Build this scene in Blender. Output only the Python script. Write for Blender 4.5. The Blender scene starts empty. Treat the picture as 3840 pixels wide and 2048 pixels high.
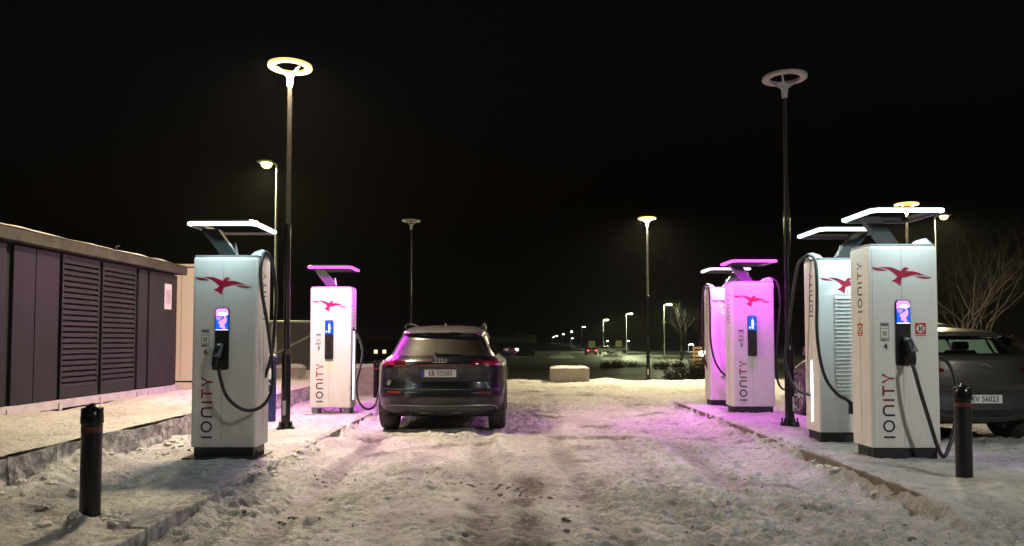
import bpy, bmesh, math, random
import numpy as np
from mathutils import Vector, Matrix
from mathutils.geometry import tessellate_polygon
R = math.radians
PI = math.pi
random.seed(7)
S = bpy.context.scene
C = S.collection

# ---------------------------------------------------------------- camera, sky, exposure
cam_d = bpy.data.cameras.new('camera')
cam_d.lens = 26.0; cam_d.sensor_width = 36.0
cam_d.shift_y = 0.0361
cam_d.clip_start = 0.05; cam_d.clip_end = 4000
cam = bpy.data.objects.new('camera', cam_d); C.objects.link(cam)
cam.location = (0, 0, 1.35); cam.rotation_euler = (R(90 + 2.40), 0, 0)
S.camera = cam

W = bpy.data.worlds.new('World'); S.world = W; W.use_nodes = True
wn = W.node_tree.nodes; wl = W.node_tree.links
sky = wn.new('ShaderNodeTexSky'); sky.sky_type = 'NISHITA'; sky.sun_disc = False
sky.sun_elevation = R(-4.0); sky.sun_rotation = R(200); sky.air_density = 1.0; sky.dust_density = 1.0
wl.new(sky.outputs[0], wn['Background'].inputs[0])
wn['Background'].inputs[1].default_value = 0.10

vs = S.view_settings
vs.view_transform = 'Standard'; vs.look = 'None'; vs.gamma = 1.0; vs.use_curve_mapping = False; vs.exposure = 0.35
cy = S.cycles
cy.use_denoising = True
try: cy.denoiser = 'OPENIMAGEDENOISE'
except Exception: pass
cy.max_bounces = 6; cy.diffuse_bounces = 3; cy.glossy_bounces = 3; cy.transmission_bounces = 4
cy.caustics_reflective = False; cy.caustics_refractive = False
cy.sample_clamp_indirect = 4.0
cy.use_light_tree = True

# what the lamps of the place give off: watts of light, and the look of their diffusers
RING_W = 620.0; RING_COL = (1.0, 0.80, 0.50); RING_LOOK = (4.5, 3.6, 1.9)
HALO_W = (4.4, (0.66, 0.95, 1.0), (1.9, 2.5, 2.6))
HALO_P = (36.0, (0.88, 0.025, 1.0), (2.0, 0.20, 2.2))
HALO_L = (6.0, (1.0, 0.75, 1.0), (1.6, 1.2, 1.8))
ROADL = 3000.0; ROADL_COL = (0.93, 1.0, 0.55)

# ---------------------------------------------------------------- materials
MATS = {}
def mat(name, col=(.5,.5,.5), rough=.5, metal=0., spec=.5, coat=0., bump=0., bscale=40., var=0., vscale=6., emit=None, es=0., col2=None, dirt=None):
    if name in MATS: return MATS[name]
    m = bpy.data.materials.new(name); m.use_nodes = True; MATS[name] = m
    nt = m.node_tree; N = nt.nodes; L = nt.links; b = N['Principled BSDF']
    b.inputs['Base Color'].default_value = (*col, 1); b.inputs['Roughness'].default_value = rough
    b.inputs['Metallic'].default_value = metal; b.inputs['Specular IOR Level'].default_value = spec
    b.inputs['Coat Weight'].default_value = coat; b.inputs['Coat Roughness'].default_value = .08
    if emit:
        b.inputs['Emission Color'].default_value = (*emit, 1); b.inputs['Emission Strength'].default_value = es
    tc = N.new('ShaderNodeTexCoord')
    if var > 0 or col2:
        n = N.new('ShaderNodeTexNoise'); n.inputs['Scale'].default_value = vscale; n.inputs['Detail'].default_value = 6; n.inputs['Roughness'].default_value = .65
        L.new(tc.outputs['Object'], n.inputs['Vector'])
        mx = N.new('ShaderNodeMix'); mx.data_type = 'RGBA'
        c2 = col2 or tuple(max(0, c * (1 - var)) for c in col)
        c1 = col if col2 else tuple(min(1, c * (1 + var)) for c in col)
        mx.inputs[6].default_value = (*c1, 1); mx.inputs[7].default_value = (*c2, 1)
        rp = N.new('ShaderNodeValToRGB'); rp.color_ramp.elements[0].position = .35; rp.color_ramp.elements[1].position = .68
        L.new(n.outputs['Fac'], rp.inputs[0]); L.new(rp.outputs[0], mx.inputs[0]); L.new(mx.outputs[2], b.inputs['Base Color'])
        rr = N.new('ShaderNodeMapRange'); rr.inputs[3].default_value = max(.02, rough - .08); rr.inputs[4].default_value = min(1, rough + .12)
        L.new(n.outputs['Fac'], rr.inputs[0]); L.new(rr.outputs[0], b.inputs['Roughness'])
    if bump > 0:
        n = N.new('ShaderNodeTexNoise'); n.inputs['Scale'].default_value = bscale; n.inputs['Detail'].default_value = 8; n.inputs['Roughness'].default_value = .6
        L.new(tc.outputs['Object'], n.inputs['Vector'])
        bp = N.new('ShaderNodeBump'); bp.inputs['Strength'].default_value = bump; bp.inputs['Distance'].default_value = .02
        L.new(n.outputs['Fac'], bp.inputs['Height']); L.new(bp.outputs[0], b.inputs['Normal'])
    return m

def emis(name, col, s):
    if name in MATS: return MATS[name]
    m = bpy.data.materials.new(name); m.use_nodes = True; MATS[name] = m
    N = m.node_tree.nodes; N.remove(N['Principled BSDF'])
    e = N.new('ShaderNodeEmission'); e.inputs[0].default_value = (*col, 1); e.inputs[1].default_value = s
    m.node_tree.links.new(e.outputs[0], N['Material Output'].inputs[0])
    return m

def snow_mat(name, c_clean, c_dirty, c_mud, use_attr=False, bscale=26.):
    m = bpy.data.materials.new(name); m.use_nodes = True; MATS[name] = m
    nt = m.node_tree; N = nt.nodes; L = nt.links; b = N['Principled BSDF']
    tc = N.new('ShaderNodeTexCoord')
    def noise(sc, det=7, ro=.62):
        n = N.new('ShaderNodeTexNoise'); n.inputs['Scale'].default_value = sc; n.inputs['Detail'].default_value = det; n.inputs['Roughness'].default_value = ro
        L.new(tc.outputs['Object'], n.inputs['Vector']); return n
    n1 = noise(.9); r1 = N.new('ShaderNodeValToRGB'); r1.color_ramp.elements[0].position = .36; r1.color_ramp.elements[1].position = .66
    L.new(n1.outputs['Fac'], r1.inputs[0])
    m1 = N.new('ShaderNodeMix'); m1.data_type = 'RGBA'; m1.inputs[6].default_value = (*c_clean, 1); m1.inputs[7].default_value = (*c_dirty, 1)
    L.new(r1.outputs[0], m1.inputs[0])
    n2 = noise(9., 10, .78); r2 = N.new('ShaderNodeValToRGB'); r2.color_ramp.elements[0].position = .50; r2.color_ramp.elements[1].position = .66
    L.new(n2.outputs['Fac'], r2.inputs[0])
    m2 = N.new('ShaderNodeMix'); m2.data_type = 'RGBA'; m2.inputs[7].default_value = (*c_mud, 1)
    L.new(m1.outputs[2], m2.inputs[6])
    k = N.new('ShaderNodeMath'); k.operation = 'MULTIPLY'; k.inputs[1].default_value = .6; L.new(r2.outputs[0], k.inputs[0]); L.new(k.outputs[0], m2.inputs[0])
    last = m2
    if use_attr:
        at = N.new('ShaderNodeAttribute'); at.attribute_name = 'dirt'
        m3 = N.new('ShaderNodeMix'); m3.data_type = 'RGBA'; m3.inputs[7].default_value = (*c_mud, 1)
        n4 = noise(14., 8, .75); mm = N.new('ShaderNodeMath'); mm.operation = 'MULTIPLY_ADD'; mm.inputs[1].default_value = 2.6; mm.inputs[2].default_value = -.30
        L.new(n4.outputs['Fac'], mm.inputs[0])
        m4 = N.new('ShaderNodeMath'); m4.operation = 'MULTIPLY'; m4.use_clamp = True; L.new(mm.outputs[0], m4.inputs[0]); L.new(at.outputs['Fac'], m4.inputs[1])
        L.new(m2.outputs[2], m3.inputs[6]); L.new(m4.outputs[0], m3.inputs[0]); last = m3
    g = noise(bscale*2.4, 4, .7); gm = N.new('ShaderNodeMapRange'); gm.inputs[1].default_value = .3; gm.inputs[2].default_value = .7; gm.inputs[3].default_value = .86; gm.inputs[4].default_value = 1.1; gm.clamp = True
    L.new(g.outputs['Fac'], gm.inputs[0]); gx = N.new('ShaderNodeVectorMath'); gx.operation = 'SCALE'; L.new(last.outputs[2], gx.inputs[0]); L.new(gm.outputs[0], gx.inputs['Scale'])
    L.new(gx.outputs[0], b.inputs['Base Color'])
    rr = N.new('ShaderNodeMapRange'); rr.inputs[3].default_value = .18; rr.inputs[4].default_value = .8
    L.new(n2.outputs['Fac'], rr.inputs[0]); L.new(rr.outputs[0], b.inputs['Roughness'])
    b.inputs['Specular IOR Level'].default_value = .35
    n3 = noise(bscale, 9, .68); n5 = noise(bscale * 4.2, 5, .6)
    ad = N.new('ShaderNodeMath'); ad.operation = 'MULTIPLY_ADD'; ad.inputs[1].default_value = .35; L.new(n5.outputs['Fac'], ad.inputs[0]); L.new(n3.outputs['Fac'], ad.inputs[2])
    bp = N.new('ShaderNodeBump'); bp.inputs['Strength'].default_value = 1.0; bp.inputs['Distance'].default_value = .038
    L.new(ad.outputs[0], bp.inputs['Height']); L.new(bp.outputs[0], b.inputs['Normal'])
    return m

M_white = mat('white_enamel', (.74,.74,.72), .38, var=.03, vscale=3, bump=.04, bscale=120)
def grime(m):
    nt = m.node_tree; N = nt.nodes; L = nt.links; b = N['Principled BSDF']; src = b.inputs['Base Color'].links[0].from_socket
    tc = N.new('ShaderNodeTexCoord'); sx = N.new('ShaderNodeSeparateXYZ'); L.new(tc.outputs['Object'], sx.inputs[0])
    mp = N.new('ShaderNodeMapping'); mp.inputs['Scale'].default_value = (5, 5, 3.2); L.new(tc.outputs['Object'], mp.inputs[0])
    n = N.new('ShaderNodeTexNoise'); n.inputs['Scale'].default_value = 1.6; n.inputs['Detail'].default_value = 9; n.inputs['Roughness'].default_value = .72; L.new(mp.outputs[0], n.inputs['Vector'])
    mr = N.new('ShaderNodeMapRange'); mr.inputs[1].default_value = .75; mr.inputs[2].default_value = .1; mr.inputs[3].default_value = .03; mr.inputs[4].default_value = .40; L.new(sx.outputs[2], mr.inputs[0])
    rp = N.new('ShaderNodeMapRange'); rp.inputs[1].default_value = .42; rp.inputs[2].default_value = .72; L.new(n.outputs['Fac'], rp.inputs[0])
    mu = N.new('ShaderNodeMath'); mu.operation = 'MULTIPLY'; L.new(mr.outputs[0], mu.inputs[0]); L.new(rp.outputs[0], mu.inputs[1])
    mx = N.new('ShaderNodeMix'); mx.data_type = 'RGBA'; mx.inputs[7].default_value = (.42,.40,.36,1); L.new(src, mx.inputs[6]); L.new(mu.outputs[0], mx.inputs[0]); L.new(mx.outputs[2], b.inputs['Base Color'])
grime(M_white)
M_black = mat('black_plastic', (.012,.012,.013), .32, var=.25)
M_plinth = mat('black_plinth', (.015,.015,.016), .5, var=.3, vscale=14)
M_rubber = mat('cable_rubber', (.018,.018,.019), .42)
M_dgrey = mat('dark_grey_metal', (.045,.05,.055), .38, metal=.4, var=.15)
M_lgrey = mat('light_grey_metal', (.42,.43,.44), .42, metal=.5, var=.12)
M_seam = mat('seam_shadow_gap', (.05,.05,.05), .8)
M_bird = mat('crimson_print', (.36,.006,.05), .4)
M_glass = mat('dark_glass', (.01,.012,.013), .08, coat=.5)
M_red = mat('red_sticker', (.5,.02,.02), .45)
M_stickw = mat('white_sticker', (.75,.72,.68), .5)
M_numst = mat('number_patch', (.70,.70,.68), .45)
M_stickg = mat('grey_sticker', (.36,.37,.36), .5, var=.08, vscale=30)
M_ink = mat('black_ink', (.01,.01,.012), .5)
M_navy = mat('navy_bin_paint', (.012,.02,.11), .4, var=.2)
M_pole = mat('black_pole_paint', (.006,.006,.007), .25, spec=.35, coat=.15)
M_galv = mat('galvanised_steel', (.42,.43,.42), .45, metal=.6, var=.2, vscale=12)
M_lamphead = mat('lamp_head_grey', (.5,.5,.5), .5)
M_kiosk = mat('anthracite_cladding', (.017,.0155,.022), .45, spec=.18, var=.1, vscale=2.2, bump=.05, bscale=160)
M_kgap = mat('black_gap', (.006,.006,.007), .9)
M_roofm = mat('kiosk_roof_metal', (.03,.028,.026), .65, spec=.2, col2=(.065,.06,.052), vscale=3.5, bump=.3, bscale=9)
M_beam = mat('pale_base_beam', (.42,.40,.42), .6, var=.15)
M_cream = mat('cream_cabinet_paint', (.74,.66,.52), .55, var=.04, vscale=2)
M_granite = mat('granite', (.15,.148,.145), .85, col2=(.55,.54,.53), vscale=12, bump=1.0, bscale=22)
M_conc = mat('concrete_block', (.25,.235,.20), .85, col2=(.36,.33,.27), vscale=7, bump=.8, bscale=16)
M_kerb = mat('kerb_granite', (.12,.105,.085), .85, col2=(.21,.18,.14), vscale=10, bump=.7, bscale=24)
M_snowcap = snow_mat('snow_cap', (.74,.72,.68), (.62,.60,.55), (.4,.37,.33))
M_lane = snow_mat('trodden_snow', (.68,.678,.665), (.43,.425,.415), (.10,.086,.074), True)
M_terr = snow_mat('terrace_snow', (.72,.69,.64), (.56,.53,.48), (.28,.25,.21))
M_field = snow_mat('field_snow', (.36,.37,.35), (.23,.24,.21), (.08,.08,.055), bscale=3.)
M_clod = mat('dirty_ice_clod', (.07,.06,.05), .7, col2=(.22,.20,.17), vscale=20, bump=.8, bscale=40)
M_crumb = mat('snow_crumb', (.60,.58,.55), .7, var=.12, vscale=12, bump=.7, bscale=30)
M_twig = mat('bare_twig_bark', (.022,.018,.014), .85, var=.3, vscale=8)
M_birch = mat('pale_bark', (.042,.036,.028), .8, var=.35, vscale=9)
M_dry = mat('dry_shrub', (.045,.042,.022), .9, var=.3)
M_tyre = mat('tyre_rubber', (.014,.014,.014), .75, col2=(.06,.055,.05), vscale=16, bump=.7, bscale=60)
M_rim = mat('alloy_rim', (.55,.55,.57), .25, metal=.9)
M_rimd = mat('dirty_alloy_rim', (.16,.16,.17), .4, metal=.7, var=.3)
M_clad = mat('grey_body_cladding', (.03,.03,.031), .55, var=.25, vscale=8)
M_chrome = mat('satin_chrome', (.55,.55,.56), .25, metal=1.)
M_tail = mat('red_lamp_lens', (.06,.003,.006), .12, coat=.6)
M_refl = mat('red_reflector', (.12,.01,.007), .3)
M_plate = mat('number_plate_white', (.72,.73,.70), .45, var=.05, vscale=30)
M_plateb = mat('number_plate_blue', (.02,.04,.25), .45)
M_frost = mat('frosted_side_glass', (.5,.55,.55), .6)
M_wall = mat('house_timber', (.025,.02,.018), .8, var=.2)
M_wirem = mat('fence_wire', (.4,.4,.38), .6)
M_signy = mat('sign_face', (.75,.70,.30), .5, col2=(.78,.76,.6), vscale=2)
M_cwhite = mat('white_car_paint', (.6,.6,.58), .35, coat=.4)
M_cred = mat('dark_red_car_paint', (.12,.01,.012), .35, coat=.4)

def grad_mat():
    m = bpy.data.materials.new('navy_to_red_print'); m.use_nodes = True; N = m.node_tree.nodes; L = m.node_tree.links
    tc = N.new('ShaderNodeTexCoord'); sx = N.new('ShaderNodeSeparateXYZ'); L.new(tc.outputs['Object'], sx.inputs[0])
    rp = N.new('ShaderNodeValToRGB'); e = rp.color_ramp.elements
    e[0].position = .35; e[0].color = (.006,.006,.05,1); e[1].position = .85; e[1].color = (.30,.008,.02,1)
    L.new(sx.outputs[0], rp.inputs[0]); b = N['Principled BSDF']; L.new(rp.outputs[0], b.inputs['Base Color']); b.inputs['Roughness'].default_value = .45
    return m
M_grad = grad_mat()

def car_paint(name, col, rough, frost=0., dirtz=.5, metal=.5):
    m = mat(name, col, rough, metal=metal, coat=.55)
    nt = m.node_tree; N = nt.nodes; L = nt.links; b = N['Principled BSDF']
    tc = N.new('ShaderNodeTexCoord'); n = N.new('ShaderNodeTexNoise'); n.inputs['Scale'].default_value = 3.2; n.inputs['Detail'].default_value = 9; n.inputs['Roughness'].default_value = .7
    L.new(tc.outputs['Object'], n.inputs['Vector'])
    # road salt film, thicker low down and patchy
    sx = N.new('ShaderNodeSeparateXYZ'); L.new(tc.outputs['Object'], sx.inputs[0])
    mr = N.new('ShaderNodeMapRange'); mr.inputs[1].default_value = 1.2; mr.inputs[2].default_value = .2; mr.inputs[3].default_value = .05; mr.inputs[4].default_value = .35
    L.new(sx.outputs[2], mr.inputs[0])
    mu = N.new('ShaderNodeMath'); mu.operation = 'MULTIPLY'; L.new(n.outputs['Fac'], mu.inputs[0]); L.new(mr.outputs[0], mu.inputs[1])
    mx = N.new('ShaderNodeMix'); mx.data_type = 'RGBA'; mx.inputs[6].default_value = (*col, 1); mx.inputs[7].default_value = (.022,.022,.024,1)
    L.new(mu.outputs[0], mx.inputs[0]); out = mx.outputs[2]; rfac = mu.outputs[0]
    if frost > 0:
        ge = N.new('ShaderNodeNewGeometry'); s2 = N.new('ShaderNodeSeparateXYZ'); L.new(ge.outputs['Normal'], s2.inputs[0])
        f1 = N.new('ShaderNodeMapRange'); f1.inputs[1].default_value = .55; f1.inputs[2].default_value = .85; L.new(s2.outputs[2], f1.inputs[0])
        f2 = N.new('ShaderNodeMapRange'); f2.inputs[1].default_value = 1.3; f2.inputs[2].default_value = 1.5; L.new(sx.outputs[2], f2.inputs[0])
        f3 = N.new('ShaderNodeMath'); f3.operation = 'MULTIPLY'; L.new(f1.outputs[0], f3.inputs[0]); L.new(f2.outputs[0], f3.inputs[1])
        f4 = N.new('ShaderNodeMath'); f4.operation = 'MULTIPLY'; f4.inputs[1].default_value = frost; L.new(f3.outputs[0], f4.inputs[0])
        m2 = N.new('ShaderNodeMix'); m2.data_type = 'RGBA'; m2.inputs[7].default_value = (.5,.5,.5,1); L.new(out, m2.inputs[6]); L.new(f4.outputs[0], m2.inputs[0]); out = m2.outputs[2]
    L.new(out, b.inputs['Base Color'])
    r = N.new('ShaderNodeMapRange'); r.inputs[3].default_value = rough; r.inputs[4].default_value = .75; L.new(rfac, r.inputs[0]); L.new(r.outputs[0], b.inputs['Roughness'])
    k = N.new('ShaderNodeMapRange'); k.inputs[3].default_value = .6; k.inputs[4].default_value = .0; L.new(rfac, k.inputs[0]); L.new(k.outputs[0], b.inputs['Coat Weight'])
    return m

# ---------------------------------------------------------------- mesh builder
def area_light(name, parent, loc, nrm, sx, sy, col, watts, disk=False, xaxis=(1,0,0), spread=180.):
    d = bpy.data.lights.new(name, 'AREA'); d.energy = watts; d.color = col; d.shape = 'ELLIPSE' if disk else 'RECTANGLE'; d.size = sx; d.size_y = sy; d.spread = R(spread)
    o = bpy.data.objects.new(name, d); C.objects.link(o); o.parent = parent; o.location = loc
    z = -Vector(nrm).normalized(); x = Vector(xaxis); x = (x - z*x.dot(z)).normalized(); y = z.cross(x)
    o.rotation_euler = Matrix((x, y, z)).transposed().to_euler(); return o

class MB:
    def __init__(s): s.v = []; s.f = []
    def add(s, vs, fs):
        o = len(s.v); s.v += [tuple(p) for p in vs]; s.f += [tuple(i + o for i in f) for f in fs]; return s
    def box(s, x0, x1, y0, y1, z0, z1, b=0.):
        if b <= 0:
            return s.add([(x0,y0,z0),(x1,y0,z0),(x1,y1,z0),(x0,y1,z0),(x0,y0,z1),(x1,y0,z1),(x1,y1,z1),(x0,y1,z1)],
                         [(3,2,1,0),(4,5,6,7),(0,1,5,4),(1,2,6,5),(2,3,7,6),(3,0,4,7)])
        bm = bmesh.new(); bmesh.ops.create_cube(bm, size=1)
        for v in bm.verts: v.co = Vector(((x0+x1)/2 + v.co.x*(x1-x0), (y0+y1)/2 + v.co.y*(y1-y0), (z0+z1)/2 + v.co.z*(z1-z0)))
        bmesh.ops.bevel(bm, geom=bm.edges[:], offset=b, segments=2, affect='EDGES', profile=.5)
        bm.verts.index_update(); s.add([v.co[:] for v in bm.verts], [[v.index for v in f.verts] for f in bm.faces]); bm.free(); return s
    def prism(s, poly, a0, a1, axis='z'):
        n = len(poly)
        def P(u, w, a):
            return (u, w, a) if axis == 'z' else ((u, a, w) if axis == 'y' else (a, u, w))
        vs = [P(u, w, a0) for u, w in poly] + [P(u, w, a1) for u, w in poly]
        return s.add(vs, [tuple(range(n-1, -1, -1)), tuple(range(n, 2*n))] + [(i, (i+1) % n, n+(i+1) % n, n+i) for i in range(n)])
    def tube(s, pts, r, n=8, cap=True):
        pts = [Vector(p) for p in pts]; m = len(pts)
        rs = r if isinstance(r, (list, tuple)) else [r]*m
        up = Vector((0,0,1)); vs = []; prev = None
        for i, p in enumerate(pts):
            t = (pts[min(i+1, m-1)] - pts[max(i-1, 0)]).normalized()
            a = prev if prev is not None else (up if abs(t.z) < .9 else Vector((1,0,0)))
            u = (a - t*a.dot(t)); u = u.normalized() if u.length > 1e-6 else t.orthogonal().normalized()
            w = t.cross(u); prev = u
            for k in range(n):
                q = 2*PI*k/n; vs.append(p + (u*math.cos(q) + w*math.sin(q))*rs[i])
        fs = [(i*n+k, i*n+(k+1) % n, (i+1)*n+(k+1) % n, (i+1)*n+k) for i in range(m-1) for k in range(n)]
        if cap: fs += [tuple(range(n-1, -1, -1)), tuple(range((m-1)*n, m*n))]
        return s.add(vs, fs)
    def lathe(s, prof, n=24, c=(0,0,0), axis='z'):
        vs = []
        for r, h in prof:
            for k in range(n):
                q = 2*PI*k/n; a, b = r*math.cos(q), r*math.sin(q)
                vs.append((c[0]+a, c[1]+b, c[2]+h) if axis == 'z' else ((c[0]+h, c[1]+a, c[2]+b) if axis == 'x' else (c[0]+a, c[1]+h, c[2]+b)))
        m = len(prof); fs = [(i*n+k, i*n+(k+1) % n, (i+1)*n+(k+1) % n, (i+1)*n+k) for i in range(m-1) for k in range(n)]
        if prof[0][0] > 1e-5: fs.append(tuple(range(n-1, -1, -1)))
        if prof[-1][0] > 1e-5: fs.append(tuple(range((m-1)*n, m*n)))
        return s.add(vs, fs)
    def grid(s, rows):
        m, n = len(rows), len(rows[0]); vs = [p for r in rows for p in r]
        return s.add(vs, [(i*n+j, i*n+j+1, (i+1)*n+j+1, (i+1)*n+j) for i in range(m-1) for j in range(n-1)])
    def build(s, name, m, parent=None, loc=(0,0,0), smooth=False, rot=None, fix=True):
        me = bpy.data.meshes.new(name); me.from_pydata(s.v, [], s.f)
        if fix:
            bm = bmesh.new(); bm.from_mesh(me); bmesh.ops.recalc_face_normals(bm, faces=bm.faces); bm.to_mesh(me); bm.free()
        if isinstance(m, (list, tuple)):
            for q in m: me.materials.append(q)
        else: me.materials.append(m)
        if smooth:
            me.polygons.foreach_set('use_smooth', [True]*len(me.polygons))
            try: me.set_sharp_from_angle(angle=R(40))
            except Exception: pass
        o = bpy.data.objects.new(name, me); C.objects.link(o); o.location = loc
        if rot: o.rotation_euler = rot
        if parent: o.parent = parent
        return o

def thing(name, label, cat, loc=(0,0,0), rz=0., group=None):
    o = bpy.data.objects.new(name, None); C.objects.link(o); o.location = loc; o.rotation_euler = (0,0,rz)
    o.empty_display_size = .2
    return tag(o, label, cat, group)
def tag(o, label=None, cat=None, group=None, kind=None):
    if label: o['label'] = label
    if cat: o['category'] = cat
    if group: o['group'] = group
    if kind: o['kind'] = kind
    return o
def spline(pts, k=8):
    P = [Vector(p) for p in pts]; P = [2*P[0]-P[1]] + P + [2*P[-1]-P[-2]]; out = []
    for i in range(1, len(P)-2):
        for j in range(k):
            t = j/k; a, b, c, d = P[i-1], P[i], P[i+1], P[i+2]
            out.append(.5*((2*b) + (c-a)*t + (2*a-5*b+4*c-d)*t*t + (3*b-a-3*c+d)*t**3))
    out.append(P[-2]); return out
def rrect(x0, x1, y0, y1, r, n=5, corners=(1,1,1,1)):
    out = []
    for ci, (cx, cyy, a0) in enumerate(((x1-r, y1-r, 0), (x0+r, y1-r, 90), (x0+r, y0+r, 180), (x1-r, y0+r, 270))):
        if corners[ci]:
            for k in range(n+1):
                a = R(a0 + 90*k/n); out.append((cx + r*math.cos(a), cyy + r*math.sin(a)))
        else:
            out.append(((x1 if ci in (0,3) else x0), (y1 if ci in (0,1) else y0)))
    return out
def text_mesh(txt, size, name, m, parent, loc, rot, ext=.0008, bold=.0, sx=1.):
    cu = bpy.data.curves.new(name, 'FONT'); cu.body = txt; cu.size = size; cu.align_x = 'CENTER'; cu.align_y = 'CENTER'; cu.extrude = ext; cu.offset = bold; cu.resolution_u = 4
    t = bpy.data.objects.new(name, cu); C.objects.link(t)
    dg = bpy.context.evaluated_depsgraph_get(); me = bpy.data.meshes.new_from_object(t.evaluated_get(dg))
    bpy.data.objects.remove(t); me.materials.clear(); me.materials.append(m)
    for v in me.vertices: v.co.x *= sx
    o = bpy.data.objects.new(name, me); C.objects.link(o); o.location = loc; o.rotation_euler = rot; o.parent = parent
    return o

# ---------------------------------------------------------------- noise
_rng = np.random.RandomState(3)
_perm = _rng.permutation(512); _ang = _rng.rand(512)*2*np.pi; _gx, _gy = np.cos(_ang), np.sin(_ang)
def pn(x, y, seed=0):
    x = np.asarray(x, float); y = np.asarray(y, float)
    xi = np.floor(x).astype(int); yi = np.floor(y).astype(int); xf = x-xi; yf = y-yi
    def g(i, j, a, b):
        h = _perm[(_perm[(i + seed*37) & 511] + j) & 511]; return _gx[h]*a + _gy[h]*b
    u = xf**3*(xf*(6*xf-15)+10); v = yf**3*(yf*(6*yf-15)+10)
    return ((1-u)*(1-v)*g(xi,yi,xf,yf) + u*(1-v)*g(xi+1,yi,xf-1,yf) + (1-u)*v*g(xi,yi+1,xf,yf-1) + u*v*g(xi+1,yi+1,xf-1,yf-1))*1.5
def fbm(x, y, o=4, seed=0, ro=.5):
    a = 1.; r = 0.; 
    for k in range(o): r = r + a*pn(x*2**k, y*2**k, seed+k); a *= ro
    return r
def sm(a, b, x):
    t = np.clip((x-a)/(b-a), 0, 1); return t*t*(3-2*t)

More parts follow.
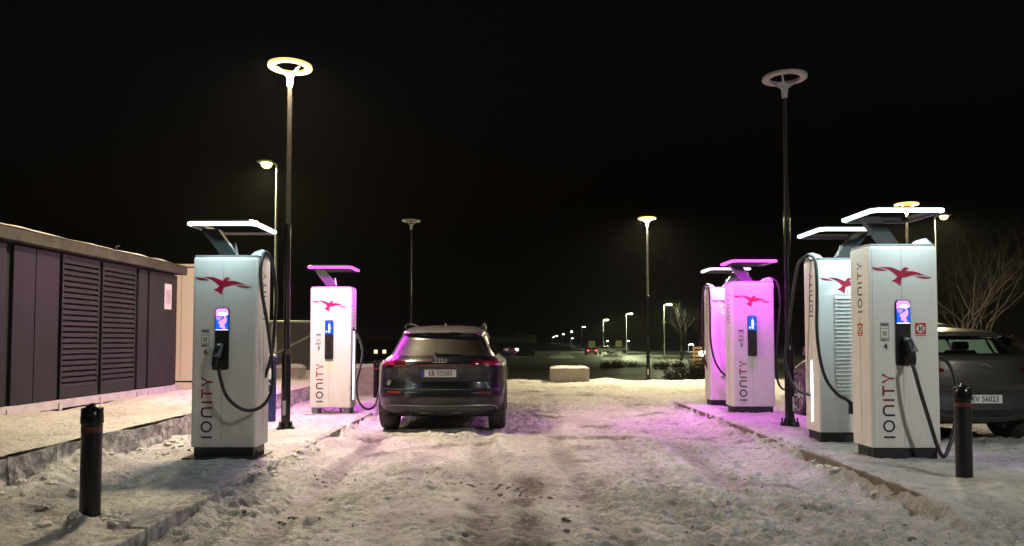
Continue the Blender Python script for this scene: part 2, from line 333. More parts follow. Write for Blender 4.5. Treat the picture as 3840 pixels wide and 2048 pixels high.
KL, KR = -2.47, 3.20          # kerb faces
ZL, ZR = .12, .18             # island heights
TRACKS = ((-1.86,.9,.0,11.4),(-.27,.9,.2,11.6),(.75,.55,.5,24),(2.2,.6,.9,24),(1.3,.35,1.7,12),(-.95,.3,2.4,9))
def tracks(x, y):
    T = x*0
    for xr, am, ph, y1 in TRACKS:
        d = x - xr - .14*np.sin(y*.33 + ph*3) - .05*pn(x*0+xr, y*.6, 61); T = T + am*np.exp(-(d/.135)**4)*(1-sm(y1-.3, y1+.3, y))
    return np.clip(T, 0, 1)
def lot_h(x, y):
    """height of the car park's snow, islands and the drop at its far edge included"""
    wig = .05*pn(x*0+11, y*1.3, 5) + .035*pn(x*0+4, y*5.1, 6)
    off = .11*(1-sm(5.5, 6.8, y)); left = 1 - sm(KL-.03-off, KL+.075-off, x - wig*.9)
    wr = .045*pn(x*0+3, y*1.1, 8) + .03*pn(x*0+9, y*4.3, 9)
    right = sm(KR-.075, KR+.02, x + wr) * (1 - sm(4.55, 5.25, x + .2*pn(x, y*.7, 12)))
    yy = y - .35*np.clip((x-3.2)/1.4, 0, 1)**2 + .12*pn(x*2, y*2, 14)
    right = right * sm(4.85, 5.85, yy) * (1 - sm(14.7, 15.3, y))
    left = left * (1 - sm(19, 23, y))
    isl = np.clip(left + right, 0, 1)
    base = ZL*left + ZR*right
    # lane slush: rutted lumps
    wx = x + .10*pn(x*1.7, y*1.7, 21); wy = y + .10*pn(x*1.7, y*1.7, 22)
    rough = np.clip(.68 + .75*fbm(x*.55, y*.4, 3, 31) + .25*sm(0., 2.2, x), .15, 1.4)
    far = 1 - .55*sm(9, 16, y)
    rid = 1 - np.abs(pn(wx*4.6, wy*6.2, 41))*2
    rid2 = 1 - np.abs(pn(wx*10., wy*14., 43))*2
    chunk = np.clip(pn(wx*7.3, wy*8.1, 44) - .12, 0, 1)
    crust = .020*sm(-.06, .06, pn(wx*5.2, wy*5.6, 141)) + .016*sm(-.06, .06, pn(wx*9.5, wy*10., 142)) - .024*sm(.22, .34, pn(wx*7.7, wy*8.3, 143))
    lump = .014*fbm(wx*3.0, wy*3.6, 3, 45) + .008*rid*rough + .014*rid2*rough + .95*crust*rough + .026*chunk*rough + .016*pn(wx*17, wy*19, 47)*rough + .010*pn(wx*26, wy*28, 49)*rough
    lane = .03*fbm(x*.5, y*.35, 3, 51) + lump*far - .022
    # wheel tracks pressed smooth by cars
    T = tracks(x, y)
    lane = lane - (lump*far)*.7*np.clip(T, 0, 1) - .028*T + .004*T*np.sin(y*70 + 8*x)
    soft = .022*fbm(x*1.6, y*1.6, 4, 71) + .010*fbm(x*6, y*6, 3, 75) + .006*pn(x*17, y*17, 78)
    heap = np.exp(-((x+4.12)/.42)**2)*(.02 + .11*np.exp(-((y-7.0)/.75)**2) + .05*np.exp(-((y-9.5)/.8)**2))*(1 + .7*pn(x*2.6, y*2.6, 82) + .6*np.abs(pn(x*6.5, y*6.5, 85)))
    heap = heap + .03*np.exp(-((x+3.3)/.5)**2)*np.abs(pn(x*5, y*5, 83))*sm(7.6, 6.5, y)
    bol = .05*np.exp(-((x+2.88)**2+(y-5.05)**2)/.045)*(1+pn(x*9, y*9, 84))
    nL = .55 + .8*pn(x*2.2, y*1.1, 95) + .5*pn(x*7, y*6, 96)
    lip = np.clip(nL, .05, 1.5)*(.008 + .10*sm(5.3, 6.8, y))*np.exp(-(np.clip(x-KL-.02, 0, 9)/.16)**2)*(x > KL-.03)
    nR = .75 + .6*pn(x*2.2, y*.9, 97) + .3*pn(x*6, y*5, 98)
    lip = lip + np.clip(nR, .1, 1.5)*(.105 - .03*sm(6.8, 5.6, y))*np.exp(-(np.clip(KR-.02-x, 0, 9)/.24)**2)*(x < KR+.03)*sm(5.4, 6.6, y)*(y < 15)
    lip = lip + .03*np.exp(-((x-KL-.10)/.10)**2)*np.clip(pn(x*6, y*5, 86)+.35, 0, 1) + .03*np.exp(-((x-KR+.10)/.11)**2)*np.clip(pn(x*6, y*5, 87)+.35, 0, 1)
    lip = lip*(1-right)*(1-left)
    corner = .02*np.exp(-((y-5.5)/.3)**2)*sm(3.6, 4.4, x)*(1-sm(6,8,x))*(1+pn(x*4,y*4,88))
    h = base + lane*(1-isl) + soft*isl + heap + bol + lip + corner
    berm = .09*np.exp(-((y-24.7)/.45)**2)*(.7+.8*pn(x*1.1, y*0+3, 91))
    h = h + berm - 1.25*sm(25.2, 29.5, y + .25*pn(x*.8, y*.8, 92))
    return h
def terr_h(x, y):
    edge = sm(-4.10, -4.26, x + .02*pn(x*0+1, y*4, 101))
    h = .425 + .035*edge + .05*fbm(x*.6, y*.6, 3, 103)*edge + .02*fbm(x*2.6, y*2.6, 4, 105)*edge + .008*pn(x*14, y*14, 107)
    h = h + .05*np.exp(-((x+5.3)/.45)**2)*np.clip(.4+pn(x*.9, y*.9, 108), 0, 1.2) - .03*sm(-5.7, -6.0, x)
    return h - 1.6*sm(23, 29, y)

def sheet(name, xs, ys, hf, m, attr=None):
    X, Y = np.meshgrid(xs, ys); Z = hf(X, Y); n, k = X.shape
    co = np.stack([X, Y, Z], -1).reshape(-1, 3)
    i = np.arange(n-1)[:, None]*k + np.arange(k-1)[None, :]
    q = np.stack([i, i+1, i+k+1, i+k], -1).reshape(-1, 4)
    me = bpy.data.meshes.new(name); me.vertices.add(len(co)); me.vertices.foreach_set('co', co.ravel())
    me.loops.add(q.size); me.loops.foreach_set('vertex_index', q.ravel().astype(np.int32))
    me.polygons.add(len(q)); me.polygons.foreach_set('loop_start', (np.arange(len(q))*4).astype(np.int32))
    me.polygons.foreach_set('loop_total', np.full(len(q), 4, np.int32)); me.polygons.foreach_set('use_smooth', np.ones(len(q), bool))
    me.update(calc_edges=True); me.validate(); me.materials.append(m)
    if attr is not None:
        a = me.attributes.new('dirt', 'FLOAT', 'POINT'); a.data.foreach_set('value', attr(X, Y).ravel().astype(np.float32))
    o = bpy.data.objects.new(name, me); C.objects.link(o); o['kind'] = 'structure'; return o
def grade(segs):
    out = []
    for a, b, st in segs:
        n = max(1, int(round((b-a)/st))); out += list(np.linspace(a, b, n, endpoint=False))
    return np.array(out + [segs[-1][1]])
def ygr(a, b, k):
    out = [a]
    while out[-1] < b: out.append(out[-1] + max(.011, k*out[-1]))
    return out
def dirt(x, y):
    d = 1.0*np.exp(-((x - .12 - .10*pn(x*0, y*.9, 201))/.16)**2)*(1-sm(7.2, 8.4, y))*(.5+.9*np.clip(pn(x*2, y*1.6, 202)+.3, 0, 1))
    d = d + .8*np.clip(fbm(x*.9, y*1.2, 4, 205)-.34, 0, 1)*1.8*(x > KL)*(x < 5)
    d = d + .5*np.exp(-((x+.45)**2/.06+(y-5.6)**2/.02)) + .35*np.clip(fbm(x*2.5, y*3, 3, 207)-.35, 0, 1)
    d = d + .95*tracks(x, y)*np.clip(.7+1.0*pn(x*1.3, y*.5, 213), 0, 1)*(1-sm(9, 13, y))
    d = d*(1-sm(2.75, 3.05, x))*sm(KL+.1, KL+.35, x)
    return np.clip(d, 0, 1)

xs = grade([(-4.45,-4.2,.08),(-4.2,5.6,.021),(5.6,9,.06),(9,16,.25),(16,46,1.5)])
ys = np.array(list(np.linspace(-9, 3.2, 60)) + ygr(3.25, 26, .0030) + list(np.linspace(26.3, 31, 14)))
ground = sheet('car_park_ground', xs, ys, lot_h, M_lane, dirt)
xt = grade([(-40,-14,2.),(-14,-7,.12),(-7,-4.105,.035)])
yt = np.array(list(np.linspace(-9, 4, 30)) + ygr(4.1, 24, .005) + list(np.linspace(24.3, 30, 14)))
terrace = sheet('snow_terrace', xt, yt, terr_h, M_terr)
xf = grade([(-450,-120,30),(-120,-30,6),(-30,45,.8),(45,140,6),(140,450,30)])
yf = grade([(-60,24,12),(24,70,.6),(70,180,1.6),(180,420,12),(420,1000,58)])
def field_h(x, y):
    near = (1-sm(70, 110, y))
    h = -1.05 + .16*fbm(x*.12, y*.12, 3, 301)*near + .03*fbm(x*.8, y*.8, 3, 303)*near - .3*(y < 26)
    h = h + .5*np.exp(-((y-62)/7)**2)*(.4+.5*fbm(x*.09, y*.05, 2, 305))*sm(2, 8, x)
    return h
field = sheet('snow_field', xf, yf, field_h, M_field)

# ---------------------------------------------------------------- kerbs
def kerb(name, xa, xb, y0, y1, ztop, side, m):
    o = bpy.data.objects.new(name, None); C.objects.link(o); o['kind'] = 'structure'
    y = y0; proto = None
    while y < y1:
        if proto is None:
            q = MB().box(xa, xb, 0, .985, -.12, ztop, .012).build('kerb_stone', m, o, (0, y, 0)); proto = q
        else:
            q = proto.copy(); C.objects.link(q); q.parent = o
        q.location = (random.uniform(-.004, .004), y, random.uniform(-.006, .006)); y += 1.0
    return o
kerb('kerb_left', KL-.12, KL+.035, -3., 19., ZL-.015, 1, M_granite)
kerb('kerb_right', KR-.03, KR+.12, 5.75, 14.6, ZR-.02, -1, M_kerb)

# ---------------------------------------------------------------- retaining wall of granite blocks
def rough_block(lx, ly, lz, nx, ny, nz, amp, seed):
    bm = bmesh.new(); bmesh.ops.create_cube(bm, size=1)
    for v in bm.verts: v.co = Vector(((v.co.x+.5)*lx, (v.co.y+.5)*ly, (v.co.z+.5)*lz))
    for ax, cuts in ((0, nx), (1, ny), (2, nz)):
        es = [e for e in bm.edges if abs((e.verts[0].co - e.verts[1].co)[ax]) > 1e-4]
        if cuts: bmesh.ops.subdivide_edges(bm, edges=es, cuts=cuts, use_grid_fill=True)
    for v in bm.verts:
        p = v.co; s = seed*3.1
        d = Vector((float(fbm(p.y*3+s, p.z*5, 4, 401)), float(fbm(p.x*3+s, p.z*5, 3, 403)), float(fbm(p.x*2+s, p.y*3, 3, 405))))
        k = 1.
        v.co = p + d*amp*k
        for a in range(3):
            m_ = (lx, ly, lz)[a]
    bm.verts.index_update(); mb = MB(); mb.add([v.co[:] for v in bm.verts], [[v.index for v in f.verts] for f in bm.faces]); bm.free(); return mb
wall = thing('retaining_wall', 'low retaining wall of rough grey granite blocks holding up the snowy terrace', 'wall', (-4.5, 0, 0))
yb = 8.13 - 2.05*6; k = 0
while yb < 23.5:
    rough_block(.42, 2.03, .60, 4, 22, 8, .028, k+1).build('granite_block', M_granite, wall, (-.015, yb, -.20), smooth=False); yb += 2.05; k += 1

# loose snow along the wall and kerb, dirty clods on the lane
def lumps(name, spots, m, label):
    proto = []
    for s in range(5):
        bm = bmesh.new(); bmesh.ops.create_icosphere(bm, subdivisions=2, radius=1.)
        for v in bm.verts: v.co *= 1 + .75*float(fbm(v.co.x*1.1+s*7+v.co.z*.6, v.co.y*1.1+v.co.z*.9, 3, 500+s))
        bm.verts.index_update(); proto.append(([v.co.copy() for v in bm.verts], [[v.index for v in f.verts] for f in bm.faces])); bm.free()
    mb = MB()
    for (x, y, r, fl) in spots:
        vs_, fs_ = proto[random.randrange(5)]; a = random.uniform(0, 6.28); ca, sa = math.cos(a), math.sin(a)
        z = float(lot_h(np.array(x), np.array(y)))
        sx, sy = r*random.uniform(.7, 1.3), r*random.uniform(.7, 1.3)
        mb.add([(x + (v.x*sx*ca - v.y*sy*sa), y + (v.x*sx*sa + v.y*sy*ca), z + r*fl*.1 + v.z*r*fl) for v in vs_], fs_)
    o = mb.build(name, m, smooth=True, fix=False); o['kind'] = 'stuff'; return o
sp = []
for i in range(90):
    y = random.uniform(4.6, 11) ; x = -4.08 + abs(random.gauss(0, .22)); sp.append((x, y, random.choice((.015,.02,.025,.035,.05))*random.uniform(.7, 1.2), .7))
for i in range(45):
    y = random.uniform(6.0, 9.5); x = KL + random.gauss(.06, .07); sp.append((x, y, random.uniform(.012, .045), .7))
for i in range(30):
    a = random.uniform(0, 6.28); r = random.uniform(.07, .30); sp.append((-2.88+r*math.cos(a), 5.08+r*math.sin(a)*.8, random.uniform(.012, .05), .6))
for i in range(60):
    y = random.uniform(6.2, 12.5); x = KR - abs(random.gauss(.03, .09)); sp.append((x, y, random.uniform(.012, .04), .6))
for i in range(160): sp.append((random.uniform(-2.2, 3.1), random.uniform(4.2, 9.5), random.uniform(.008, .022), .55))
tag(lumps('loose_snow', sp, M_crumb, ''), 'loose crumbs of snow along the wall and kerbs', 'snow')
sp = []
for (cx_, cy_, n_, sg) in ((-.45,7.1,26,.16),(-1.75,7.2,30,.25),(.1,6.6,24,.2),(.2,5.6,22,.25),(-.15,7.0,14,.1),(1.9,6.7,16,.3),(2.75,5.0,22,.3),(-2.0,5.6,30,.4),(.7,5.0,16,.5)):
    for i in range(n_): sp.append((cx_ + random.gauss(0, sg), cy_ + random.gauss(0, sg*.8), random.uniform(.006, .016)*random.choice((.6, .8, 1, 1.8)), .6))
tag(lumps('dirty_ice_clods', sp, M_clod, ''), 'dark dirty lumps of ice scattered on the lane', 'ice')

# ---------------------------------------------------------------- anthracite substation kiosk
def kiosk():
    t = thing('substation_kiosk', 'long anthracite metal substation kiosk with louvred doors and low hipped roof', 'kiosk', (-6.0, 0, .40))
    H = 2.12   # wall top above base
    MB().box(-2.9, -.03, 1.0, 13.18, .02, H+.02).build('carcass', M_kgap, t)
    b = MB().box(-.05, .035, 1.0, 13.26, .06, .17).build('base_beam', M_beam, t)
    for y in (4.2, 7.2, 8.79, 9.8, 10.78, 11.82, 12.18, 13.0): MB().box(.036, .05, y-.03, y+.03, .03, .14).build('fixing_lug', M_beam, b)
    for y0, y1 in ((1.05,4.15),(4.23,6.4),(6.46,8.73),(8.86,9.27),(9.283,9.76),(11.84,12.13),(12.2,13.2)):
        MB().box(-.03, .012, y0, y1, .18, H-.01, .005).build('panel', M_kiosk, t)
    for y0, y1 in ((9.83,10.72),(10.80,11.76)):
        d = MB()
        d.box(-.03, .012, y0, y0+.035, .18, H-.01).box(-.03, .012, y1-.035, y1, .18, H-.01).box(-.03, .0125, y0+.035, y1-.035, .18, .32).box(-.03, .0125, y0+.035, y1-.035, H-.12, H-.01)
        d = d.build('door', M_kiosk, t)
        me = None
        for i in range(22):
            z = .335 + i*.0762
            if me is None:
                sl = MB().add([(-.028,y0+.036,0),(.014,y0+.036,-.012),(.014,y1-.036,-.012),(-.028,y1-.036,0),(-.028,y0+.036,.048),(.006,y0+.036,.036),(.006,y1-.036,.036),(-.028,y1-.036,.048)],
                              [(3,2,1,0),(4,5,6,7),(0,1,5,4),(1,2,6,5),(2,3,7,6),(3,0,4,7)]).build('louvre', M_kiosk, d, (0,0,z)); me = sl.data
            else:
                sl = bpy.data.objects.new('louvre', me); C.objects.link(sl); sl.parent = d; sl.location = (0,0,z)
    MB().box(-2.9, -.04, 13.19, 13.24, .18, H-.01).build('end_panel', M_kiosk, t)
    # roof: fascia and hipped sheet with thin snow
    r = MB().box(-3.0, .12, .8, 13.36, H+.02, H+.17, .01).build('fascia', M_roofm, t)
    rf = MB().add([(.125,.75,H+.172),(.125,13.38,H+.172),(-3.05,13.38,H+.172),(-3.05,.75,H+.172),(-1.46,2.0,H+.51),(-1.46,11.6,H+.51)],
             [(0,1,5,4),(1,2,5),(2,3,4,5),(3,0,4),(3,2,1,0)]).build('roof', M_roofm, t)
    bm = MB()
    rows = []
    for i in range(60):
        y = 7.2 + i*(13.34-7.2)/59; row = []
        for j in range(8):
            u = j/7; x = .10 - u*(.45+.35*float(pn(np.array(y*1.2), np.array(2.), 601))); zr = H+.172 + (.125-x)*.338/1.585 if y < 11.6 else H+.172 + min((.125-x)*.338/1.585, (13.38-y)*.338/1.78)
            th = .004 + .035*max(0, float(pn(np.array(y*2.2), np.array(u*2), 603))+.25)*math.sin(PI*min(1, u*1.0+.05))
            row.append((x, y, zr + th))
        rows.append(row)
    bm.grid(rows).build('snow_patch', M_snowcap, rf, smooth=True)
    s = MB().box(.013, .017, 12.72, 12.98, H-.62, H-.18).build('warning_sign', mat('sign_plate', (.6,.58,.6), .5), t)
    MB().prism([(12.76,H-.52),(12.94,H-.52),(12.94,H-.28),(12.76,H-.28)], .0172, .0185, 'x').build('printed_panel', mat('sign_print', (.4,.36,.42), .5, var=.35, vscale=22), s)
    MB().tube([(.0,11.15,H+.2),(.0,11.15,H+.26),(.0,11.25,H+.28)], .012).build('lifting_eye', M_dgrey, rf)
    return t
kiosk()

cb = thing('equipment_cabinet', 'tall cream equipment cabinet standing behind the anthracite kiosk', 'cabinet', (-6.15, 14.3, .42))
MB().box(-.72, .68, 0, 1.3, .16, 2.36, .01).build('body', M_cream, cb)
MB().box(-.71, .67, .01, 1.29, -.1, .13).build('plinth', M_cream, cb)
MB().box(-.70, .66, .03, 1.28, .125, .165).build('shadow_gap', M_kgap, cb)
MB().box(-.76, .72, -.04, 1.34, 2.362, 2.42, .012).build('roof', M_cream, cb)
for x in (-.25, .21): MB().box(x-.003, x+.003, -.002, .01, .2, 2.3).build('door_seam', M_seam, cb)

# ---------------------------------------------------------------- charging posts
BIRD = [[(850,197),(980,196),(1110,198),(1160,212),(1235,243),(1300,270),(1320,262),(1335,238),(1356,216),(1385,202),(1425,204),(1468,228),(1432,240),(1412,256),(1402,275),(1480,273),(1550,277),(1640,300),(1740,340),(1840,375),(1770,358),(1700,350),(1590,345),(1500,360),(1400,390),(1330,402),(1316,450),(1306,500),(1295,565),(1260,525),(1200,485),(1125,457),(1190,430),(1245,382),(1205,340),(1160,300),(1110,264),(1060,240),(950,210)],
        [(737,185),(785,199),(830,205),(930,225),(990,248),(1045,272),(950,265),(850,260),(790,240)],
        [(1565,375),(1650,372),(1780,384),(1905,388),(1870,408),(1800,422),(1730,415),(1650,398)]]
def fill(mb, poly, fn):
    """triangulated flat polygon through fn(u, v) -> xyz"""
    tri = tessellate_polygon([[Vector((u, v, 0)) for u, v in poly]])
    mb.add([fn(u, v) for u, v in poly], [tuple(q) for q in tri]); return mb
def bird(parent, y, sgn, z=1.84, x0=-.02):
    k = .61/1170; mb = MB()
    for p in BIRD: fill(mb, p, lambda u, v: (sgn*((u-1320)*k) + x0*sgn, y, z - (v-330)*k))
    return mb.build('bird_emblem', M_bird, parent, fix=False)
def lettering(parent, loc, rot, length):
    """I O n I T Y drawn as strokes, unit cap height along +y, then scaled so the word is `length` long"""
    mb = MB(); st = .165
    def P(poly): mb.prism(poly, 0, .004)
    x = 0.
    def I(x): P([(x,0),(x+st,0),(x+st,1.0),(x,.9)])
    I(x); x += st+.32
    n = 32; ring = []
    for k in range(n): ring.append((x+.5+.5*math.cos(2*PI*k/n), .5+.5*math.sin(2*PI*k/n)))
    for k in range(n):
        a, b = 2*PI*k/n, 2*PI*(k+1)/n; c = x+.5
        P([(c+.34*math.cos(a), .5+.34*math.sin(a)), (c+.5*math.cos(a), .5+.5*math.sin(a)), (c+.5*math.cos(b), .5+.5*math.sin(b)), (c+.34*math.cos(b), .5+.34*math.sin(b))])
    x += 1.0+.30
    # n : legs joined by rounded shoulders
    w = .92; r = .38
    P([(x,0),(x+st,0),(x+st,1-r),(x,1-r)]); P([(x+w-st,.08),(x+w,0),(x+w,1-r),(x+w-st,1-r)]); P([(x+r,1-st),(x+w-r,1-st),(x+w-r,1),(x+r,1)])
    for cx_, a0 in ((x+r, 90), (x+w-r, 0)):
        for k in range(8):
            a, b = R(a0+90*k/8), R(a0+90*(k+1)/8); ri = r-st
            P([(cx_+ri*math.cos(a), 1-r+ri*math.sin(a)), (cx_+r*math.cos(a), 1-r+r*math.sin(a)), (cx_+r*math.cos(b), 1-r+r*math.sin(b)), (cx_+ri*math.cos(b), 1-r+ri*math.sin(b))])
    x += w+.32
    I(x); x += st+.26
    P([(x,1-st),(x+.82,1-st),(x+.82,1),(x,1)]); P([(x+.41-st/2,0),(x+.41+st/2,0),(x+.41+st/2,1-st),(x+.41-st/2,1-st)])
    x += .82+.16
    P([(x+.44-st/2,0),(x+.44+st/2,0),(x+.44+st/2,.46),(x+.44-st/2,.46)])
    P([(x+.44-st/2,.44),(x+.44+.02,.40),(x+.2,1),(x,1)]); P([(x+.44-.02,.40),(x+.44+st/2,.44),(x+.88,1),(x+.68,1)])
    x += .88
    s = 1.0/x; mb.v = [(a*s, b*s - .5*s, c*s) for a, b, c in mb.v]
    o = mb.build('lettering', M_grad, parent, loc, rot=rot); o.scale = (length, length, length*.3); return o

E_WH = (emis('halo_white', HALO_W[2], 1.), HALO_W); E_PK = (emis('halo_magenta', HALO_P[2], 1.), HALO_P); E_LV = (emis('halo_lavender', HALO_L[2], 1.), HALO_L)
E_SL = emis('side_strip_white', (.72,.80,1.), 16.)
E_SCB = emis('screen_blue', (.01,.11,.85), 1.1); E_SCW = emis('screen_white', (.85,.8,1.), 2.2); E_SCP = emis('screen_pink', (.95,.28,.85), 1.35); E_SCL = emis('screen_lilac', (.42,.22,.9), 1.2)
E_SCR = emis('screen_orange', (.9,.25,.1), 1.2)

def charger(num, loc, back, label, halo, cables, plug=None, side_led=None, mark=None, screen='art', legs=False, plate=False, arm=True):
    t = thing('charging_post', label, 'charger', loc, PI if back else 0., 'charging posts in two rows')
    hw, hd = .345, .21
    cables = [([(x, y + (.05 if back else -.05), z) for x, y, z in p], r, e) for p, r, e in cables]
    if legs:
        for sx in (-1, 1):
            for sy in (-1, 1): MB().box(sx*.27-.045, sx*.27+.045, sy*.14-.03, sy*.14+.03, .0, .108).build('leg', M_lgrey, t)
        MB().tube(spline([(-.16,-.02,.10),(-.14,-.03,.05),(-.05,-.03,.035),(.02,.0,.07),(.04,.02,.11)]), .006, 6).build('loose_wire', M_rubber, t)
        MB().tube(spline([(.14,.0,.11),(.13,-.01,.06),(.15,-.02,.02)]), .014, 8).build('loose_wire', M_rubber, t)
        MB().tube(spline([(.20,.03,.11),(.21,.02,.06),(.20,.0,.02)]), .02, 8).build('loose_wire', M_rubber, t)
    else:
        p = MB().prism(rrect(-hw+.025, hw-.025, -hd+.02, hd-.05, .02), -.03, .108).build('plinth', M_plinth, t)
        for sx in (-1, 1):
            for i in range(4):
                MB().box(sx*(hw-.0245), sx*(hw-.0185), -.11, .11, .02+i*.022, .03+i*.022).build('grille_slat', M_black, p)
    if plate or legs:
        MB().prism(rrect(-hw-.05, hw+.05, -hd-.10, hd+.08, .02), -.03, .012).build('base_plate', M_lgrey if legs else M_dgrey, t)
    # shell: rounded plan with a softened top edge
    mb = MB(); rings = []
    for z, ins in ((.11,.004),(.114,0.),(2.105,0.),(2.118,.004),(2.122,.012)):
        rings.append([(x, y, z) for x, y in rrect(-hw+ins, hw-ins, -hd+ins, hd-ins, .028, 6)])
    n = len(rings[0]); vs_ = [p for r in rings for p in r]
    fs_ = [(i*n+k, i*n+(k+1) % n, (i+1)*n+(k+1) % n, (i+1)*n+k) for i in range(len(rings)-1) for k in range(n)] + [tuple(range(n-1,-1,-1)), tuple(range((len(rings)-1)*n, len(rings)*n))]
    mb.add(vs_, fs_); shell = mb.build('shell', M_white, t, smooth=True)
    MB().prism(rrect(-hw+.008, hw-.008, -hd+.008, hd-.008, .024), 2.126, 2.145).build('lid', M_lgrey, t, smooth=True)
    yf = -hd - .0045
    # front doors, 3 mm apart
    for x0, x1 in ((-hw+.032, -.0215), (-.0185, hw-.032)):
        MB().box(x0, x1, -hd-.004, -hd+.002, .125, 2.10, .0015).build('door_panel', M_white, t)
    MB().box(-.0212, -.0188, -hd-.001, -hd+.001, .13, 2.095).build('door_gap', M_seam, t)
    bird(t, yf-.0015, 1)
    lettering(t, (-.175, yf-.0006, .205), (R(90), R(-90), 0), .645)
    # console with screen and holster
    cn = MB().prism(rrect(-.092, .052, .925, 1.58, .028, 6), -hd-.022, -hd-.0042, 'y').build('console', M_black, t, smooth=True)
    sc = MB(); fill(sc, rrect(-.086, .046, 1.345, 1.573, .024, 6, (1,1,0,0)), lambda u, v: (u, -hd-.0235, v)); sc = sc.build('screen', E_SCB, t, fix=False)
    def scr(poly, m, d, nm):
        q = MB(); fill(q, poly, lambda u, v: (-.086+u*.132, -hd-.0235-d, 1.345+v*.228)); q.build(nm, m, sc, fix=False)
    if screen == 'art':
        scr([(0,.62),(.3,.70),(.7,.66),(1,.72),(1,.86),(.88,.995),(.12,.995),(0,.88)], E_SCP, .0004, 'screen_image')
        scr([(.2,.70),(.55,.66),(.9,.70),(.98,.78),(.6,.83),(.2,.80)], E_SCW, .0008, 'screen_image')
        scr([(.05,.60),(.32,.66),(.5,.60),(.42,.5),(.2,.44),(.06,.5)], E_SCL, .0006, 'screen_image')
        scr([(.62,.02),(.78,.02),(.76,.14),(.66,.24),(.84,.36),(.88,.5),(.78,.66),(.6,.64),(.72,.56),(.5,.48),(.26,.4),(.22,.32),(.38,.22),(.3,.14),(.5,.12)], E_SCP, .001, 'screen_image')
        scr([(0,0),(1,0),(1,.025),(0,.025)], E_SCW, .0012, 'screen_image')
    else:
        scr([(.42,.12),(.62,.12),(.62,.66),(.58,.76),(.46,.76),(.42,.66)], E_SCW, .0006, 'screen_image')
        scr([(.62,.42),(.86,.42),(.86,.48),(.62,.48)], E_SCR, .0006, 'screen_image')
        scr([(.1,.14),(.26,.14),(.26,.24),(.1,.24)], E_SCW, .0006, 'screen_image')
        scr([(.46,.82),(.58,.82),(.58,.9),(.46,.9)], E_SCL, .0006, 'screen_image')
    h = MB(); a = rrect(-.075, .035, 1.01, 1.235, .022, 5); b = rrect(-.063, .023, 1.022, 1.223, .016, 5); n = len(a)
    h.add([(x, -hd-.034, z) for x, z in a] + [(x, -hd-.034, z) for x, z in b] + [(x, -hd-.021, z) for x, z in a] + [(x, -hd-.021, z) for x, z in b],
          [(i,(i+1)%n,n+(i+1)%n,n+i) for i in range(n)] + [(i,(i+1)%n,2*n+(i+1)%n,2*n+i) for i in range(n)] + [(n+i,n+(i+1)%n,3*n+(i+1)%n,3*n+i) for i in range(n)])
    h.build('holster', M_dgrey, cn, smooth=True)
    if plug:
        q = MB(); px, tip = plug
        pts = spline([(-.02,-hd-.03,1.19),(-.02+px*.3,-hd-.085,1.16),(-.02+px*.7,-hd-.115,1.06),(-.02+px*.9,-hd-.13,.98),(-.02+px,-hd-.14,.93)], 6)
        rs = [.034 + (.012*math.sin(PI*i/(len(pts)-1))) - .016*(i/(len(pts)-1)) for i in range(len(pts))]
        q.tube(pts, rs, 8); q = q.build('plug', M_black, t, smooth=True)
        MB().add([(-.055+px*.1,-hd-.085,1.205),(.02+px*.1,-hd-.085,1.205),(.03+px*.8,-hd-.155,1.07),(-.03+px*.8,-hd-.155,1.07),(-.055+px*.1,-hd-.07,1.195),(.02+px*.1,-hd-.07,1.195),(.03+px*.8,-hd-.11,1.06),(-.03+px*.8,-hd-.11,1.06)],
                 [(0,1,2,3),(7,6,5,4),(0,4,5,1),(1,5,6,2),(2,6,7,3),(3,7,4,0)]).build('plug_cap', mat('plug_grey', (.10,.115,.125), .35), q)
    # stickers
    st = MB(); st.box(-.245, -.155, yf-.0006, yf+.0005, 1.165, 1.355); st = st.build('info_sticker', M_stickg, t)
    for z0, z1, x0, x1, m in ((1.328,1.342,-.235,-.165,M_dgrey),(1.30,1.312,-.24,-.16,M_stickw),(1.205,1.29,-.235,-.165,M_stickw),(1.222,1.27,-.222,-.178,M_stickg),(1.175,1.185,-.235,-.19,M_dgrey)):
        MB().box(x0, x1, yf-.0012-(.0006 if m is M_stickg else 0), yf-.0005, z0, z1).build('printed_panel', m, st)
    if num:
        MB().box(-.228, -.162, yf-.0006, yf+.0005, 1.07, 1.155).build('number_sticker', M_numst, t)
        text_mesh(num, .085, 'number', M_ink, t, (-.195, yf-.0016, 1.112), (R(90), 0, 0), bold=.002)
    if mark:
        def kmark(fn, par, parfn=None):
            # red square, white disc with a dark letter K and a bar below
            a = MB(); fill(a, [(0,.12),(1,.12),(1,1.16),(0,1.16)], lambda u, v: fn(u, v, 0)); a = a.build('round_logo_sticker', M_red, par, fix=False)
            b = MB(); fill(b, [(.5+.38*math.cos(2*PI*k/24), .62+.38*math.sin(2*PI*k/24)) for k in range(24) if k not in (20,)], lambda u, v: fn(u, v, .0006)); b.build('logo_disc', M_stickw, a, fix=False)
            c = MB()
            for p in ([(.34,.38),(.46,.38),(.46,.86),(.34,.86)], [(.46,.58),(.62,.86),(.78,.86),(.56,.56)], [(.46,.64),(.56,.66),(.80,.38),(.64,.38)]):
                fill(c, p, lambda u, v: fn(u, v, .0012))
            c.build('logo_letter', M_ink, a, fix=False)
            d = MB(); fill(d, [(0,.05),(1,.05),(1,.115),(0,.115)], lambda u, v: fn(u, v, .0002)); d.build('logo_bar', M_stickw, a, fix=False)
            e = MB(); fill(e, [(0,-.04),(1,-.04),(1,.045),(0,.045)], lambda u, v: fn(u, v, .0)); e.build('logo_bar', M_red, a, fix=False)
        kmark(lambda u, v, d: (.105+u*.108, yf-.001-d, 1.225+v*.108), t)
        kmark(lambda u, v, d: (-hw-.0012-d, .05-u*.11, 1.225+v*.108), t)
